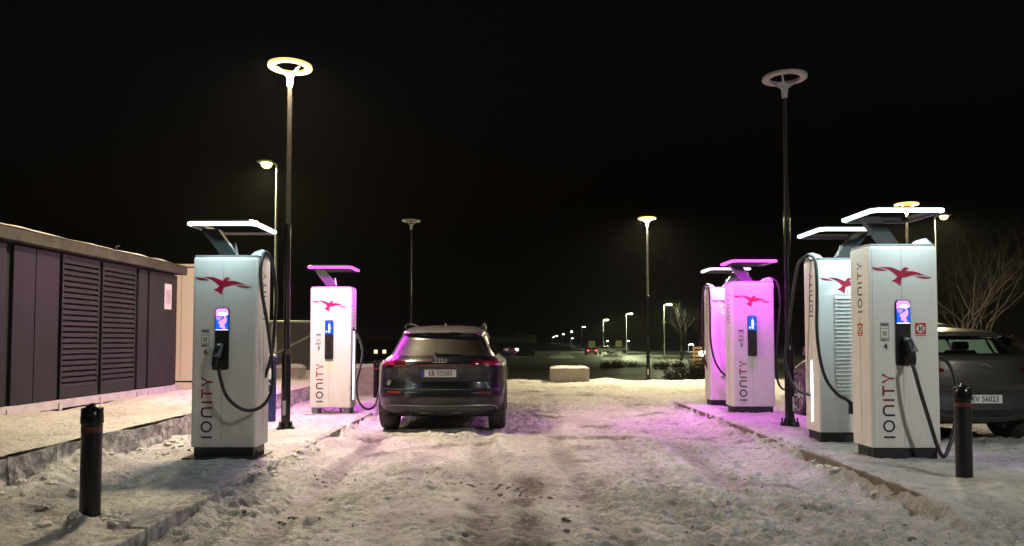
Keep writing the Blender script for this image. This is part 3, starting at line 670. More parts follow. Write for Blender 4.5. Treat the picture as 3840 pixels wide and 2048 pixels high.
    # flanks: lettering, seam and light strip
    for sx in (-1, 1):
        lettering(t, (sx*(hw+.0012), (-.012 if sx < 0 else .012), 1.46), (R(90), R(-90), R(-90) if sx < 0 else R(90)), .52)
        MB().box(sx*hw-.0008, sx*hw+.0008, -.0025, .0025, .24, 1.42).build('strip_seam', M_seam, t)
        if side_led and side_led[0] == sx:
            z0, z1 = side_led[1:]
            MB().prism([(-.016,z0+.01),(-.008,z0),(.008,z0),(.016,z0+.01),(.016,z1-.12 if z1 < 1.2 else z1-.01),(.0,z1),(-.016,z1-.12 if z1 < 1.2 else z1-.01)], sx*hw+sx*.0008, sx*hw+sx*.004, 'x').build('side_light', E_SL, t)
    # rear: bird, louvre panel
    bird(t, hd+.0015, -1)
    MB().prism(rrect(-.17, .17, .53, 1.72, .025, 5), hd, hd+.006, 'y').build('vent_panel', M_white, t)
    if back:
        me = None
        for i in range(26):
            z = .555 + i*.0443
            if me is None:
                sl = MB().add([(-.155,hd+.0065,0),(.155,hd+.0065,0),(.155,hd+.028,.0),(-.155,hd+.028,.0),(-.155,hd+.0065,.034),(.155,hd+.0065,.034),(.155,hd+.024,.006),(-.155,hd+.024,.006)],
                              [(0,1,2,3),(7,6,5,4),(0,4,5,1),(1,5,6,2),(2,6,7,3),(3,7,4,0)]).build('louvre', M_white, t, (0,0,z)); me = sl.data
            else:
                sl = bpy.data.objects.new('louvre', me); C.objects.link(sl); sl.parent = t; sl.location = (0,0,z)
        for z0, z1 in ((.12,.53),(1.72,2.1)): MB().box(-.0015, .0015, hd-.001, hd+.001, z0, z1).build('panel_gap', M_seam, t)
    # halo: leaning support and a light frame
    zh = 2.44
    hs = MB(); hs.add([(-.10,-.05,2.14),(.07,-.05,2.14),(.07,.05,2.14),(-.10,.05,2.14),(-.33,-.06,zh+.005),(-.15,-.06,zh+.005),(-.15,.04,zh+.005),(-.33,.04,zh+.005)],
                      [(3,2,1,0),(4,5,6,7),(0,1,5,4),(1,2,6,5),(2,3,7,6),(3,0,4,7)]); hs = hs.build('halo_support', M_dgrey, t)
    MB().tube([(.04,.03,2.14),(.0,.06,2.31)], .012, 6).build('stay_rod', M_lgrey, hs)
    def rr(w, d, c): return [(-w+c,-d),(w-c,-d),(w,-d+c),(w,d-c),(w-c,d),(-w+c,d),(-w,d-c),(-w,-d+c)]
    o1 = rr(.352,.345,.05); o2 = rr(.372,.365,.055); i1 = rr(.298,.29,.045); n = 8
    fr = MB(); fr.add([(x,y,zh+.062) for x,y in rr(.345,.338,.05)] + [(x,y,zh+.041) for x,y in o2] + [(x,y,zh+.055) for x,y in i1] + [(x,y,zh+.022) for x,y in i1] + [(x,y,zh) for x,y in rr(.345,.338,.05)],
         [(i,(i+1)%n,n+(i+1)%n,n+i) for i in range(n)] + [(i,(i+1)%n,2*n+(i+1)%n,2*n+i) for i in range(n)] + [(2*n+i,2*n+(i+1)%n,3*n+(i+1)%n,3*n+i) for i in range(n)] + [(3*n+i,3*n+(i+1)%n,4*n+(i+1)%n,4*n+i) for i in range(n)])
    fr = fr.build('halo_frame', M_black, t)
    lt = MB(); lt.add([(x,y,zh+.0405) for x,y in o2] + [(x,y,zh+.010) for x,y in o2] + [(x,y,zh+.0) for x,y in rr(.346,.339,.05)],
         [(i,(i+1)%n,n+(i+1)%n,n+i) for i in range(n)] + [(n+i,n+(i+1)%n,2*n+(i+1)%n,2*n+i) for i in range(n)])
    lt.build('halo_light', halo[0], fr)
    for nx_, ny_ in ((0,-1),(0,1),(-1,0),(1,0)):
        lean = .45 if nx_ else .05      # the long edges shine down the cabinet faces, the short ones outwards
        area_light('halo_lamp', t, (nx_*.378, ny_*.371, zh+.006), (nx_*lean, ny_*lean, -.9), .66, .03, halo[1][1], halo[1][0]*(.8 if nx_ else 1.), xaxis=(abs(ny_), abs(nx_), 0), spread=180. if nx_ else 150.)
    # cable arm on the flank and the cables
    if arm:
        MB().add([(.20,-.06,2.146),(.375,-.06,2.146),(.375,.06,2.146),(.20,.06,2.146),(.25,-.045,2.20),(.33,-.045,2.225),(.33,.045,2.225),(.25,.045,2.20),(.39,-.05,2.17),(.39,.05,2.17)],
                 [(0,1,8,5,4),(3,7,6,9,2),(0,4,7,3),(4,5,6,7),(5,8,9,6),(8,1,2,9),(0,3,2,1)]).build('cable_arm', M_lgrey, t)
    for ci, (pts, r, end) in enumerate(cables):
        cbm = MB().tube(spline(pts, 8), r, 10).build('cable', M_rubber, t, smooth=True)
        if end == 'gun':
            a = Vector(pts[-1]); MB().tube([a+Vector((.03,.0,.03)), a+Vector((0,.005,-.01)), a+Vector((-.005,.005,-.045)), a+Vector((0,.0,-.12))], [.02,.032,.036,.034], 10).build('plug', M_black, cbm, smooth=True)
    return t

charger('6', (-3.05,8.06,.12), False, 'charging post numbered 6, white-lit halo, plug holstered, cable looped at its flank', E_WH,
    [([(0.0,-.30,.94),(.03,-.33,.85),(.09,-.35,.69),(.19,-.37,.58),(.33,-.39,.52),(.46,-.35,.55),(.54,-.29,.68),(.55,-.25,.91),(.51,-.21,1.14),(.45,-.18,1.47),(.39,-.15,1.73),(.36,-.12,1.98),(.36,-.06,2.14),(.37,-.01,2.20)], .0185, ''),
     ([(.37,-.01,2.20),(.42,.01,2.14),(.46,.04,1.93),(.47,.07,1.68),(.45,.09,1.43),(.43,.11,1.18),(.39,.12,.99),(.34,.12,.83)], .0185, '')], plug=(-.03,0), plate=True)
charger('5', (-3.05,12.65,.12), False, 'charging post numbered 5 with magenta halo, standing on bare metal legs', E_PK,
    [([(.33,0,1.45),(.38,0,1.39),(.46,0,1.24),(.51,0,1.01),(.46,0,.74),(.41,0,.51),(.43,0,.27),(.50,.05,.12),(.59,.15,.06),(.66,.4,.12),(.66,.7,.29),(.68,1.0,.46),(.8,1.5,.62),(.98,2.1,.80)], .0185, '')], side_led=(1,.24,1.40), screen='icon', legs=True, arm=False)
charger('4', (3.92,7.60,.18), False, 'charging post numbered 4 with white-lit halo and red round-logo stickers', E_WH,
    [([(-.01,-.30,.94),(.0,-.33,.88),(.04,-.36,.66),(.11,-.37,.4),(.19,-.35,.16),(.25,-.33,.055),(.30,-.31,.07),(.36,-.28,.17),(.43,-.24,.32),(.47,-.21,.53),(.49,-.17,.77),(.47,-.11,.93),(.42,-.04,1.0),(.34,.03,1.02)], .0185, '')], plug=(.03,0), mark=True)
charger('', (3.92,8.84,.18), True, 'charging post seen from its louvred back, cyan-lit, cable hanging with its plug', E_WH,
    [([(.38,0,2.20),(.385,.17,2.13),(.385,.23,1.94),(.39,.24,1.62),(.40,.25,1.3),(.38,.27,.98),(.32,.29,.73),(.21,.31,.57),(.10,.31,.50),(.05,.31,.46)], .0185, 'gun'),
     ([(.38,0,2.20),(.47,-.06,2.11),(.51,-.11,1.88),(.55,-.16,1.5),(.58,-.21,1.16),(.60,-.21,.92),(.56,-.19,.73),(.51,-.16,.61),(.43,-.13,.55),(.34,-.08,.52)], .0185, '')], side_led=(1,.22,.94))
charger('2', (3.92,12.23,.18), False, 'charging post numbered 2 with magenta halo and empty holster', E_PK,
    [([(.38,.02,2.20),(.47,.02,2.11),(.51,.02,1.81),(.47,.02,1.35),(.43,.02,.90),(.43,.02,.63),(.48,.04,.45),(.56,.06,.37),(.64,.14,.42),(.8,.4,.6)], .0185, '')], screen='icon')
charger('', (3.92,13.55,.18), True, 'charging post seen from its louvred back, bathed in magenta light', E_LV,
    [([(.36,0,2.20),(.375,.2,2.14),(.36,.22,1.8),(.36,.23,1.23),(.31,.25,.87),(.21,.26,.66),(.09,.28,.53),(.04,.28,.48)], .0185, 'gun'),
     ([(.36,0,2.20),(.40,-.05,2.12),(.42,-.1,1.74),(.42,-.1,1.23),(.39,-.1,.86),(.33,-.08,.65)], .0185, '')])

# ---------------------------------------------------------------- ring lamps
E_RING = emis('ring_led', RING_LOOK, 1.)
M_upole = mat('lamplit_upper_pole', (.018,.0175,.017), .25, coat=.2)  # pole black raised in tone to stand for the ring's light on it
M_ringoff = mat('ring_diffuser_off', (.55,.53,.5), .5)
def ring_lamp(loc, label, lit, rz=0., h=5.12, strength=1.):
    t = thing('ring_lamp', label, 'lamp post', loc, rz, 'ring shaped car park lamps')
    fl = MB().lathe([(.13,-.02),(.13,.02),(.085,.03),(.07,.10)], 16).build('base_flange', M_pole, t, smooth=True)
    for k in range(4):
        a = PI/4 + PI/2*k; c = (.112*math.cos(a), .112*math.sin(a), 0)
        MB().lathe([(.024,.0),(.024,.045),(.013,.05),(.013,.10),(.0,.10)], 8, c).build('anchor_bolt', M_dgrey, fl)
    MB().lathe([(.062,.0),(.062,1.04),(.060,1.06),(.043,1.10),(.0425,1.11)], 20).build('sleeve', M_pole, t, smooth=True)
    MB().box(-.045, .0, -.0645, -.055, .20, .40).build('maintenance_label', M_stickg, t)
    MB().lathe([(.0423,1.0),(.0415,2.868)], 20).build('pole', M_pole, t, smooth=True)
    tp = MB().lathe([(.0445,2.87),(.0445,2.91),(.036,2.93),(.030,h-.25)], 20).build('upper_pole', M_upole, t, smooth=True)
    MB().lathe([(.034,h-.28),(.038,h-.26),(.050,h-.12),(.052,h-.10),(.0,h-.10)], 14).build('lamp_neck', M_lamphead, t, smooth=True)
    rm = .255
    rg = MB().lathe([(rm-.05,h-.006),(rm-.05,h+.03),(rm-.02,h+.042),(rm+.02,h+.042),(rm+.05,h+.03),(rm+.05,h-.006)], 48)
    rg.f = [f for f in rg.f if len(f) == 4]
    rg = rg.build('ring_housing', emis('glare_fringe', (1.5,.92,.20), 1.) if lit else M_lamphead, t, smooth=True)  # lit housing glows yellow to stand for the fringe of the lamp's glare
    a = MB().lathe([(rm-.046,h-.004),(rm,h-.012),(rm+.046,h-.004)], 48); a.f = [f for f in a.f if len(f) == 4]
    a.build('ring_light', E_RING if lit else M_ringoff, t, smooth=True)
    if lit: area_light('ring_lamp_light', t, (0,0,h-.03), (0,0,-1), .55, .55, RING_COL, RING_W*strength, disk=True)
    for k in range(3):
        q = R(70) + 2*PI*k/3
        MB().tube([(.03*math.cos(q), .03*math.sin(q), h-.13), (.12*math.cos(q), .12*math.sin(q), h-.07), ((rm-.02)*math.cos(q), (rm-.02)*math.sin(q), h+.02)], [.020,.014,.012], 6).build('spoke', M_lamphead, t)
    return t
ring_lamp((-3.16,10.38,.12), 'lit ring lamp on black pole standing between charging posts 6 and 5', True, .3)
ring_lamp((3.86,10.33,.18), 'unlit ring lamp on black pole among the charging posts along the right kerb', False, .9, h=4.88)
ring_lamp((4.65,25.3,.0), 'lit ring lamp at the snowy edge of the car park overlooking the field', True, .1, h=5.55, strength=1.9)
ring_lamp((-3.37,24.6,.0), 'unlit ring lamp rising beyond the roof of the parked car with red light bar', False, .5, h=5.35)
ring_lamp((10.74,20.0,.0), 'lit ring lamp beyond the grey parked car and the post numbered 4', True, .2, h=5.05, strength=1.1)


# ---------------------------------------------------------------- street lamps
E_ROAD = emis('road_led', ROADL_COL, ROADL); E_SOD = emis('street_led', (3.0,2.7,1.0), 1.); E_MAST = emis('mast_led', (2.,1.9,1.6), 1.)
E_FARL = emis('far_led', (.95,1.,.8), 120.)
def street_lamp(loc, label, h, arm=(.5,0), e=None, ring=True, group=None, pm=None, sc=1., watts=0., wcol=(1,1,1)):
    t = thing('street_lamp', label, 'street lamp', loc, 0., group)
    pm = pm or M_galv
    MB().lathe([(.09*sc,-.3),(.085*sc,h*.28),(.06*sc,h*.285),(.04*sc,h)], 12).build('pole', pm, t, smooth=True)
    ax, ay = arm
    MB().tube([(0,0,h-.03),(ax*.5,ay*.5,h+.06),(ax*.85,ay*.85,h+.08)], .03*sc, 6).build('arm', pm, t)
    d = Vector((ax, ay, 0)).normalized(); s = Vector((-d.y, d.x, 0))
    def bx(a0, a1, w, z0, z1):
        vs_ = [tuple(d*a + s*b + Vector((0,0,z))) for z in (z0, z1) for a, b in ((a0,-w),(a1,-w),(a1,w),(a0,w))]
        return MB().add(vs_, [(3,2,1,0),(4,5,6,7),(0,1,5,4),(1,2,6,5),(2,3,7,6),(3,0,4,7)])
    L_ = math.hypot(ax, ay)
    hd_ = bx(L_*.7, L_+.45*sc, .14*sc, h+.05, h+.13).build('lamp_head', M_lamphead, t)
    if watts:
        c_ = d*(L_+.12); MB().lathe([(.0,-.17),(.10,-.15),(.18,-.09),(.21,.0),(.21,.045)], 16, (c_.x, c_.y, h)).build('lens', e, hd_, smooth=True)  # glowing bowl enlarged to stand for the lamp's bloom
    else: bx(L_*.75, L_+.40*sc, .11*sc, h+.0, h+.048).build('lens', e or E_ROAD, hd_)
    if watts: area_light('street_lamp_light', t, tuple(d*(L_+.12) + Vector((0,0,h-.19))), (0,0,-1), .4, .22, wcol, watts)
    if ring: bx(-.38*sc, .38*sc, .03, h*.68, h*.68+.09).build('banner_bracket', pm, t)
    return t
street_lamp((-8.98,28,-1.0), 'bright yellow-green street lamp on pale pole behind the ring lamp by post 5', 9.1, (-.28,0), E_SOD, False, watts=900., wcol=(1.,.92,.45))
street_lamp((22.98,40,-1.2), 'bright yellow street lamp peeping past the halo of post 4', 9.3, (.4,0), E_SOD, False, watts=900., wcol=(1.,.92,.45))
# the forecourt's mast lamp, behind and to the right of the photographer
street_lamp((8.5,-1.5,-.05), 'tall neutral white mast lamp at the open end of the car park', 7.2, (-.5,.4), E_MAST, False, watts=620., wcol=(1.,.97,.88))
row = [(18.9,92,'nearest the shrubs'),(19.0,123,''),(19.6,159,''),(22.2,236,''),(27.8,354,''),(34.,500,''),(40.,680,''),(47,860,'')]
for i, (x, y, q) in enumerate(row):
    street_lamp((x, y, -1.05), ('lit street lamp beside the pale-trunked bare trees beyond the verge', 'lit street lamp rising just right of the lone direction sign', 'lit street lamp rising between the two direction signs', *['lit street lamp in the row receding along the far road']*5)[i], 6.9, (.55,0), E_ROAD if i < 3 else E_FARL, i in (0,2,4), 'street lamps along the far road', sc=1. if i < 3 else 1.0 + .35*(i-2))
for x, y, h in ((2.9,300,2.6),(32.,400,2.6),(42.,330,1.2),(51,330,1.2),(40.,168,.4)):
    street_lamp((x, y, -1.05), 'tiny far-off lamp glinting near the horizon', h+1.2, (.4,0), E_FARL, False, 'far-off lamps near the horizon', sc=1.8)

# ---------------------------------------------------------------- bollards
def bollard(loc, label):
    t = thing('bollard', label, 'bollard', loc, 0., 'black bollards guarding the charging posts')
    MB().lathe([(.066,-.05),(.066,.66),(.0,.66)], 28).build('post', M_pole, t, smooth=True)
    MB().lathe([(.0672,.61),(.0672,.645)], 28).build('red_band', mat('red_band', (.10,.018,.014), .5), t, smooth=True)
    cpm = MB().lathe([(.066,.661),(.072,.668),(.072,.70),(.069,.735),(.058,.765),(.038,.785),(.015,.792),(.0,.793)], 28).build('cap', M_pole, t, smooth=True)
    for k in range(6):
        a = k*PI/3 + .3; MB().box(-.011, .011, .036, .07, .70, .772, .003).build('cap_rib', M_pole, cpm, rot=(0,0,a))
    MB().lathe([(.02,.79),(.02,.80),(.0,.803)], 10).build('cap_screw', M_pole, cpm)
bollard((-2.88,5.10,.12), 'black bollard with dull red band in loose snow beside the left kerb')
bollard((3.87,6.38,.18), 'black bollard with dull red band in front of the charging post numbered 4')
bollard((-2.96,16.2,.12), 'black bollard with dull red band behind post 5 beside the charging car')

# ---------------------------------------------------------------- bin, blocks, fence
bn = thing('waste_bin', 'navy blue waste bin with white round emblem behind post 6', 'bin', (-3.86,11.35,.12), R(-35))
MB().box(-.2, .2, -.16, .16, .0, .93, .015).build('body', M_navy, bn)
MB().box(-.215, .215, -.175, .175, .932, .99, .012).build('lid', M_navy, bn)
MB().box(-.19, .19, -.15, .15, .991, 1.03, .012).build('snow_cap', M_snowcap, bn)
MB().prism([(-.16,.70),(.16,.70),(.16,.90),(-.16,.90)], -.166, -.1605, 'y').build('slot', M_ink, bn)
em = MB()
for k in range(28):
    a, b = 2*PI*k/28, 2*PI*(k+1)/28
    em.add([(.201+.001, .085*math.cos(q)*rr_, .47+.13*math.sin(q)*rr_) for q, rr_ in ((a,.86),(a,1),(b,1),(b,.86))], [(0,1,2,3)])
for y0, y1, z0, z1 in ((-.012,.012,.40,.55),(-.045,-.012,.48,.50),(.012,.04,.44,.46)): em.add([(.202,y0,z0),(.202,y1,z0),(.202,y1,z1),(.202,y0,z1)], [(0,1,2,3)])
em.build('emblem', M_stickw, bn, fix=False)
MB().add([(.2015,-.1,.62),(.2015,.08,.66),(.2015,.06,.8),(.2015,-.03,.86),(.2015,-.12,.78)], [(0,1,2,3,4)]).build('leaflet', M_stickw, bn, fix=False)

def block(loc, dims, label, seed, rz=0.):
    t = thing('concrete_block', label, 'block', loc, rz, 'concrete blocks edging the car park')
    lx, ly, lz = dims
    rough_block(lx, ly, lz+.15, 10, 5, 5, .02, seed).build('block', M_conc, t, (-lx/2, -ly/2, -.15))
    rows = []
    for i in range(9):
        v = i/8; rw = []
        for j in range(17):
            u = j/16; e = min(u, 1-u, v, 1-v); rw.append(((u-.5)*(lx+.03), (v-.5)*(ly+.03), lz - .01 + .075*min(1, e*6)**.5 + .02*float(pn(np.array(u*4+seed), np.array(v*3.), 701))))
        rows.append(rw)
    MB().grid(rows).build('snow_cap', M_snowcap, t, smooth=True)
block((1.90,24.6,.0), (1.26,.6,.46), 'pale concrete block with snow cap standing alone at the car park edge', 1)
block((-3.45,17.5,.08), (1.1,.6,.66), 'snow-capped concrete block between post 5 and the far bollard', 2)
block((-5.25,17.6,.42), (.55,.6,.31), 'small snow-capped concrete block in front of the chain-link fence', 3)
block((-.55,24.6,.0), (.75,.5,.46), 'snow-capped concrete block half hidden by the parked car with red light bar', 4, .1)
block((-4.35,18.3,.35), (.5,.5,.2), 'low concrete block with thin snow at the fence end', 5)

fe = thing('chain_link_fence', 'chain-link fence with diagonal brace beyond the terrace', 'fence', (0,20,0))
MB().tube([(-9.5,0,1.87),(-5.0,0,1.87)], .03, 8).build('top_rail', M_galv, fe)
MB().tube([(-9.5,0,.52),(-5.0,0,.52)], .02, 8).build('bottom_rail', M_galv, fe)
for x in (-9.5,-8.0,-6.5,-5.0): MB().tube([(x,.035,-.1),(x,.035,1.9)], .034, 8).build('post', M_galv, fe)
MB().tube([(-6.5,-.03,.95),(-5.0,-.03,1.72)], .024, 8).build('brace', M_galv, fe)
wm = MB(); st = .068
for k in range(int((4.5+1.33)/st)):
    for s in (1, -1):
        x0 = -9.5 + k*st - (1.33 if s > 0 else 0); x1 = x0 + 1.33; z0, z1 = (.53, 1.86)
        a, b = max(x0, -9.5), min(x1, -5.0)
        if b <= a: continue
        f = lambda x: (z0 + (x-x0) if s > 0 else z1 - (x-x0))
        wm.tube([(a, .004*s, f(a)), (b, .004*s, f(b))], .004, 3, False)
tag(wm.build('wire_mesh', M_wirem, fe, fix=False), kind='stuff')

# ---------------------------------------------------------------- cars
class CarShape:
    """body as a stack of plan outlines: at each height a half width, a rear and a front extent"""
    def __init__(s, levels, cr=.46, cf=.8, taper=.05):
        a = np.array(levels); s.z = a[:,0]; s.w = a[:,1]; s.r = a[:,2]; s.f = a[:,3]; s.cr = cr; s.cf = cf; s.taper = taper; s.L = s.f.max()
    def at(s, z):
        return np.interp(z, s.z, s.w), np.interp(z, s.z, s.r), np.interp(z, s.z, s.f)
    def side(s, y, w):
        return w*(1 - s.taper*abs((y - s.L*.45)/(s.L*.5))**3)
    def rear(s, x, z):
        w, r, f = s.at(z); we = s.side(r+s.cr, w); t = min(.999, abs(x)/we)
        return r + s.cr*(1 - (1 - t**3)**.5)
    def sidex(s, y, z):
        w, r, f = s.at(z); cr = s.cr; cf = min(s.cf, (f-r)*.45)
        if y < r + cr:
            q = max(0., 1 - ((r+cr-y)/cr)**2)**(1/3); return s.side(r+cr, w)*q
        if y > f - cf:
            q = max(0., 1 - ((y-f+cf)/cf)**2)**(1/3); return s.side(f-cf, w)*q
        return s.side(y, w)
    def outline(s, z):
        w, r, f = s.at(z); cr = s.cr; cf = min(s.cf, (f-r)*.45); pts = []
        for k in range(15):
            th = PI/2*k/14; pts.append((s.side(r+cr, w)*math.sin(th)**(2/3), r + cr*(1 - math.cos(th))))
        ya, yb_ = r+cr, f-cf
        for k in range(1, 40): y = ya + (yb_-ya)*k/40; pts.append((s.side(y, w), y))
        for k in range(15):
            th = PI/2*k/14; pts.append((s.side(f-cf, w)*math.cos(th)**(2/3), f - cf*(1-math.sin(th))))
        return pts + [(-x, y) for x, y in pts[-2:0:-1]]
    def body(s, arches, holes=lambda x, y, z: False, dz=.02):
        zs = list(np.arange(s.z[0], s.z[-1], dz)) + [s.z[-1]]
        # a little smoothing of the profile corners
        rings = [s.outline(z) for z in zs]; n = len(rings[0]); mb = MB(); mb.v = [(x, y, z) for z, r in zip(zs, rings) for x, y in r]
        for i in range(len(zs)-1):
            for k in range(n):
                q = (i*n+k, i*n+(k+1) % n, (i+1)*n+(k+1) % n, (i+1)*n+k)
                c = [sum(mb.v[j][a] for j in q)/4 for a in range(3)]
                if any((c[1]-ay)**2 + (c[2]-az)**2 < ar*ar and abs(c[0]) > .5 for ay, az, ar in arches): continue
                if holes(*c): continue
                mb.f.append(q)
        mb.f += [tuple(range(n-1,-1,-1)), tuple(range((len(zs)-1)*n, len(zs)*n))]
        return mb
    def rpatch(s, x0, x1, zb, zt, nx=24, nz=6, off=.006, depth=.02):
        """slab lying on the rear face; zb and zt are heights or functions of x"""
        g = lambda q, x: q(x) if callable(q) else q
        rows = []
        for i in range(nz+1):
            rw = []
            for j in range(nx+1):
                x = x0 + (x1-x0)*j/nx; a, b = g(zb, x), g(zt, x); z = a + (b-a)*i/nz; rw.append((x, s.rear(x, z)-off, z))
            rows.append(rw)
        mb = MB().grid(rows)
        edge = rows[0] + [r[-1] for r in rows[1:]] + rows[-1][-2::-1] + [r[0] for r in rows[-2:0:-1]]
        n = len(edge); mb.add([p for p in edge] + [(p[0]*.999, p[1]+depth, p[2]) for p in edge], [(i, (i+1) % n, n+(i+1) % n, n+i) for i in range(n)])
        return mb
    def spatch(s, sgn, ys, zb, zt, nz=6, off=.005):
        g = lambda q, y: q(y) if callable(q) else q
        rows = []
        for i in range(nz+1):
            rw = []
            for y in ys:
                a, b = g(zb, y), g(zt, y); z = a + (b-a)*i/nz; rw.append((sgn*(s.sidex(y, z)+off), y, z))
            rows.append(rw)
        return MB().grid(rows)

def wheel(par, x, y, r, w, sgn, spokes=10, rim=None, rim_r=.255):
    rim = rim or M_rimd
    ty = MB().lathe([(rim_r,-w/2+.01),(r-.07,-w/2),(r-.025,-w/2+.012),(r,-w/2+.05),(r,w/2-.05),(r-.025,w/2-.012),(r-.07,w/2),(rim_r,w/2-.01),(rim_r,-w/2+.01)], 40, (0,0,0), 'x')
    ty.f = [f for f in ty.f if len(f) == 4]
    ty = ty.build('tyre', M_tyre, par, (x, y, r-.015), smooth=True)
    rm = MB().lathe([(rim_r,w/2-.012),(rim_r-.012,w/2-.008),(rim_r-.022,w/2-.03),(rim_r-.03,-w/2+.02)], 40, (0,0,0), 'x'); rm.f = [f for f in rm.f if len(f) == 4]
    rm.lathe([(.0,w/2-.03),(.04,w/2-.03),(.055,w/2-.045),(.055,w/2-.08)], 16, (0,0,0), 'x')
    for k in range(spokes):
        for e in (-.085, .085):
            a = 2*PI*k/spokes; b = a + e
            p0 = (math.cos(a+e*.5)*.045, math.sin(a+e*.5)*.045); p1 = (math.cos(b)*(rim_r-.012), math.sin(b)*(rim_r-.012)); nx_, ny_ = -math.sin(a), math.cos(a); h = .0105
            rm.add([(w/2-.05, p0[0]-nx_*h, p0[1]-ny_*h),(w/2-.05, p0[0]+nx_*h, p0[1]+ny_*h),(w/2-.018, p1[0]+nx_*h, p1[1]+ny_*h),(w/2-.018, p1[0]-nx_*h, p1[1]-ny_*h),
                    (w/2-.075, p0[0]-nx_*h, p0[1]-ny_*h),(w/2-.075, p0[0]+nx_*h, p0[1]+ny_*h),(w/2-.045, p1[0]+nx_*h, p1[1]+ny_*h),(w/2-.045, p1[0]-nx_*h, p1[1]-ny_*h)],
                   [(0,1,2,3),(7,6,5,4),(0,4,5,1),(1,5,6,2),(2,6,7,3),(3,7,4,0)])
    rm.lathe([(.0,-.02),(.17,-.02),(.17,-.035),(.0,-.035)], 24, (w/2-.09,0,0), 'x')
    o = rm.build('rim', rim, ty, smooth=False)
    if sgn < 0: ty.rotation_euler = (0, 0, PI)
    return ty
def arch_ring(sh, sgn, ay, az, r0, r1, off=.006):
    rows = [[], []]
    rows = []
    for rr_ in (r0-.015, r0, r1):
        rw = []
        for k in range(33):
            a = R(-28) + (PI+R(56))*k/32; y = ay + rr_*math.cos(a); z = max(.255, az + rr_*math.sin(a))
            rw.append((sgn*(sh.sidex(y, z) + (off if rr_ >= r0 else -.03)), y, z))
        rows.append(rw)
    return MB().grid(rows)
def plate(par, sh, x, z, txt, w=.46, band=True):
    y = sh.rear(x, z) - .016
    p = MB().box(x-w/2, x+w/2, y, y+.012, z-.054, z+.054, .003).build('number_plate', M_plate, par)
    if band: MB().box(x-w/2-.052, x-w/2-.002, y+.0005, y+.012, z-.054, z+.054).build('blue_band', M_plateb, p)
    text_mesh(txt, .098, 'plate_text', M_ink, p, (x, y-.0015, z-.002), (R(90),0,0), bold=.0012, sx=.93)
    fr = MB().box(x-w/2-.06, x+w/2+.008, y+.003, y+.018, z-.062, z+.062).build('plate_frame', M_black, p)
    return p

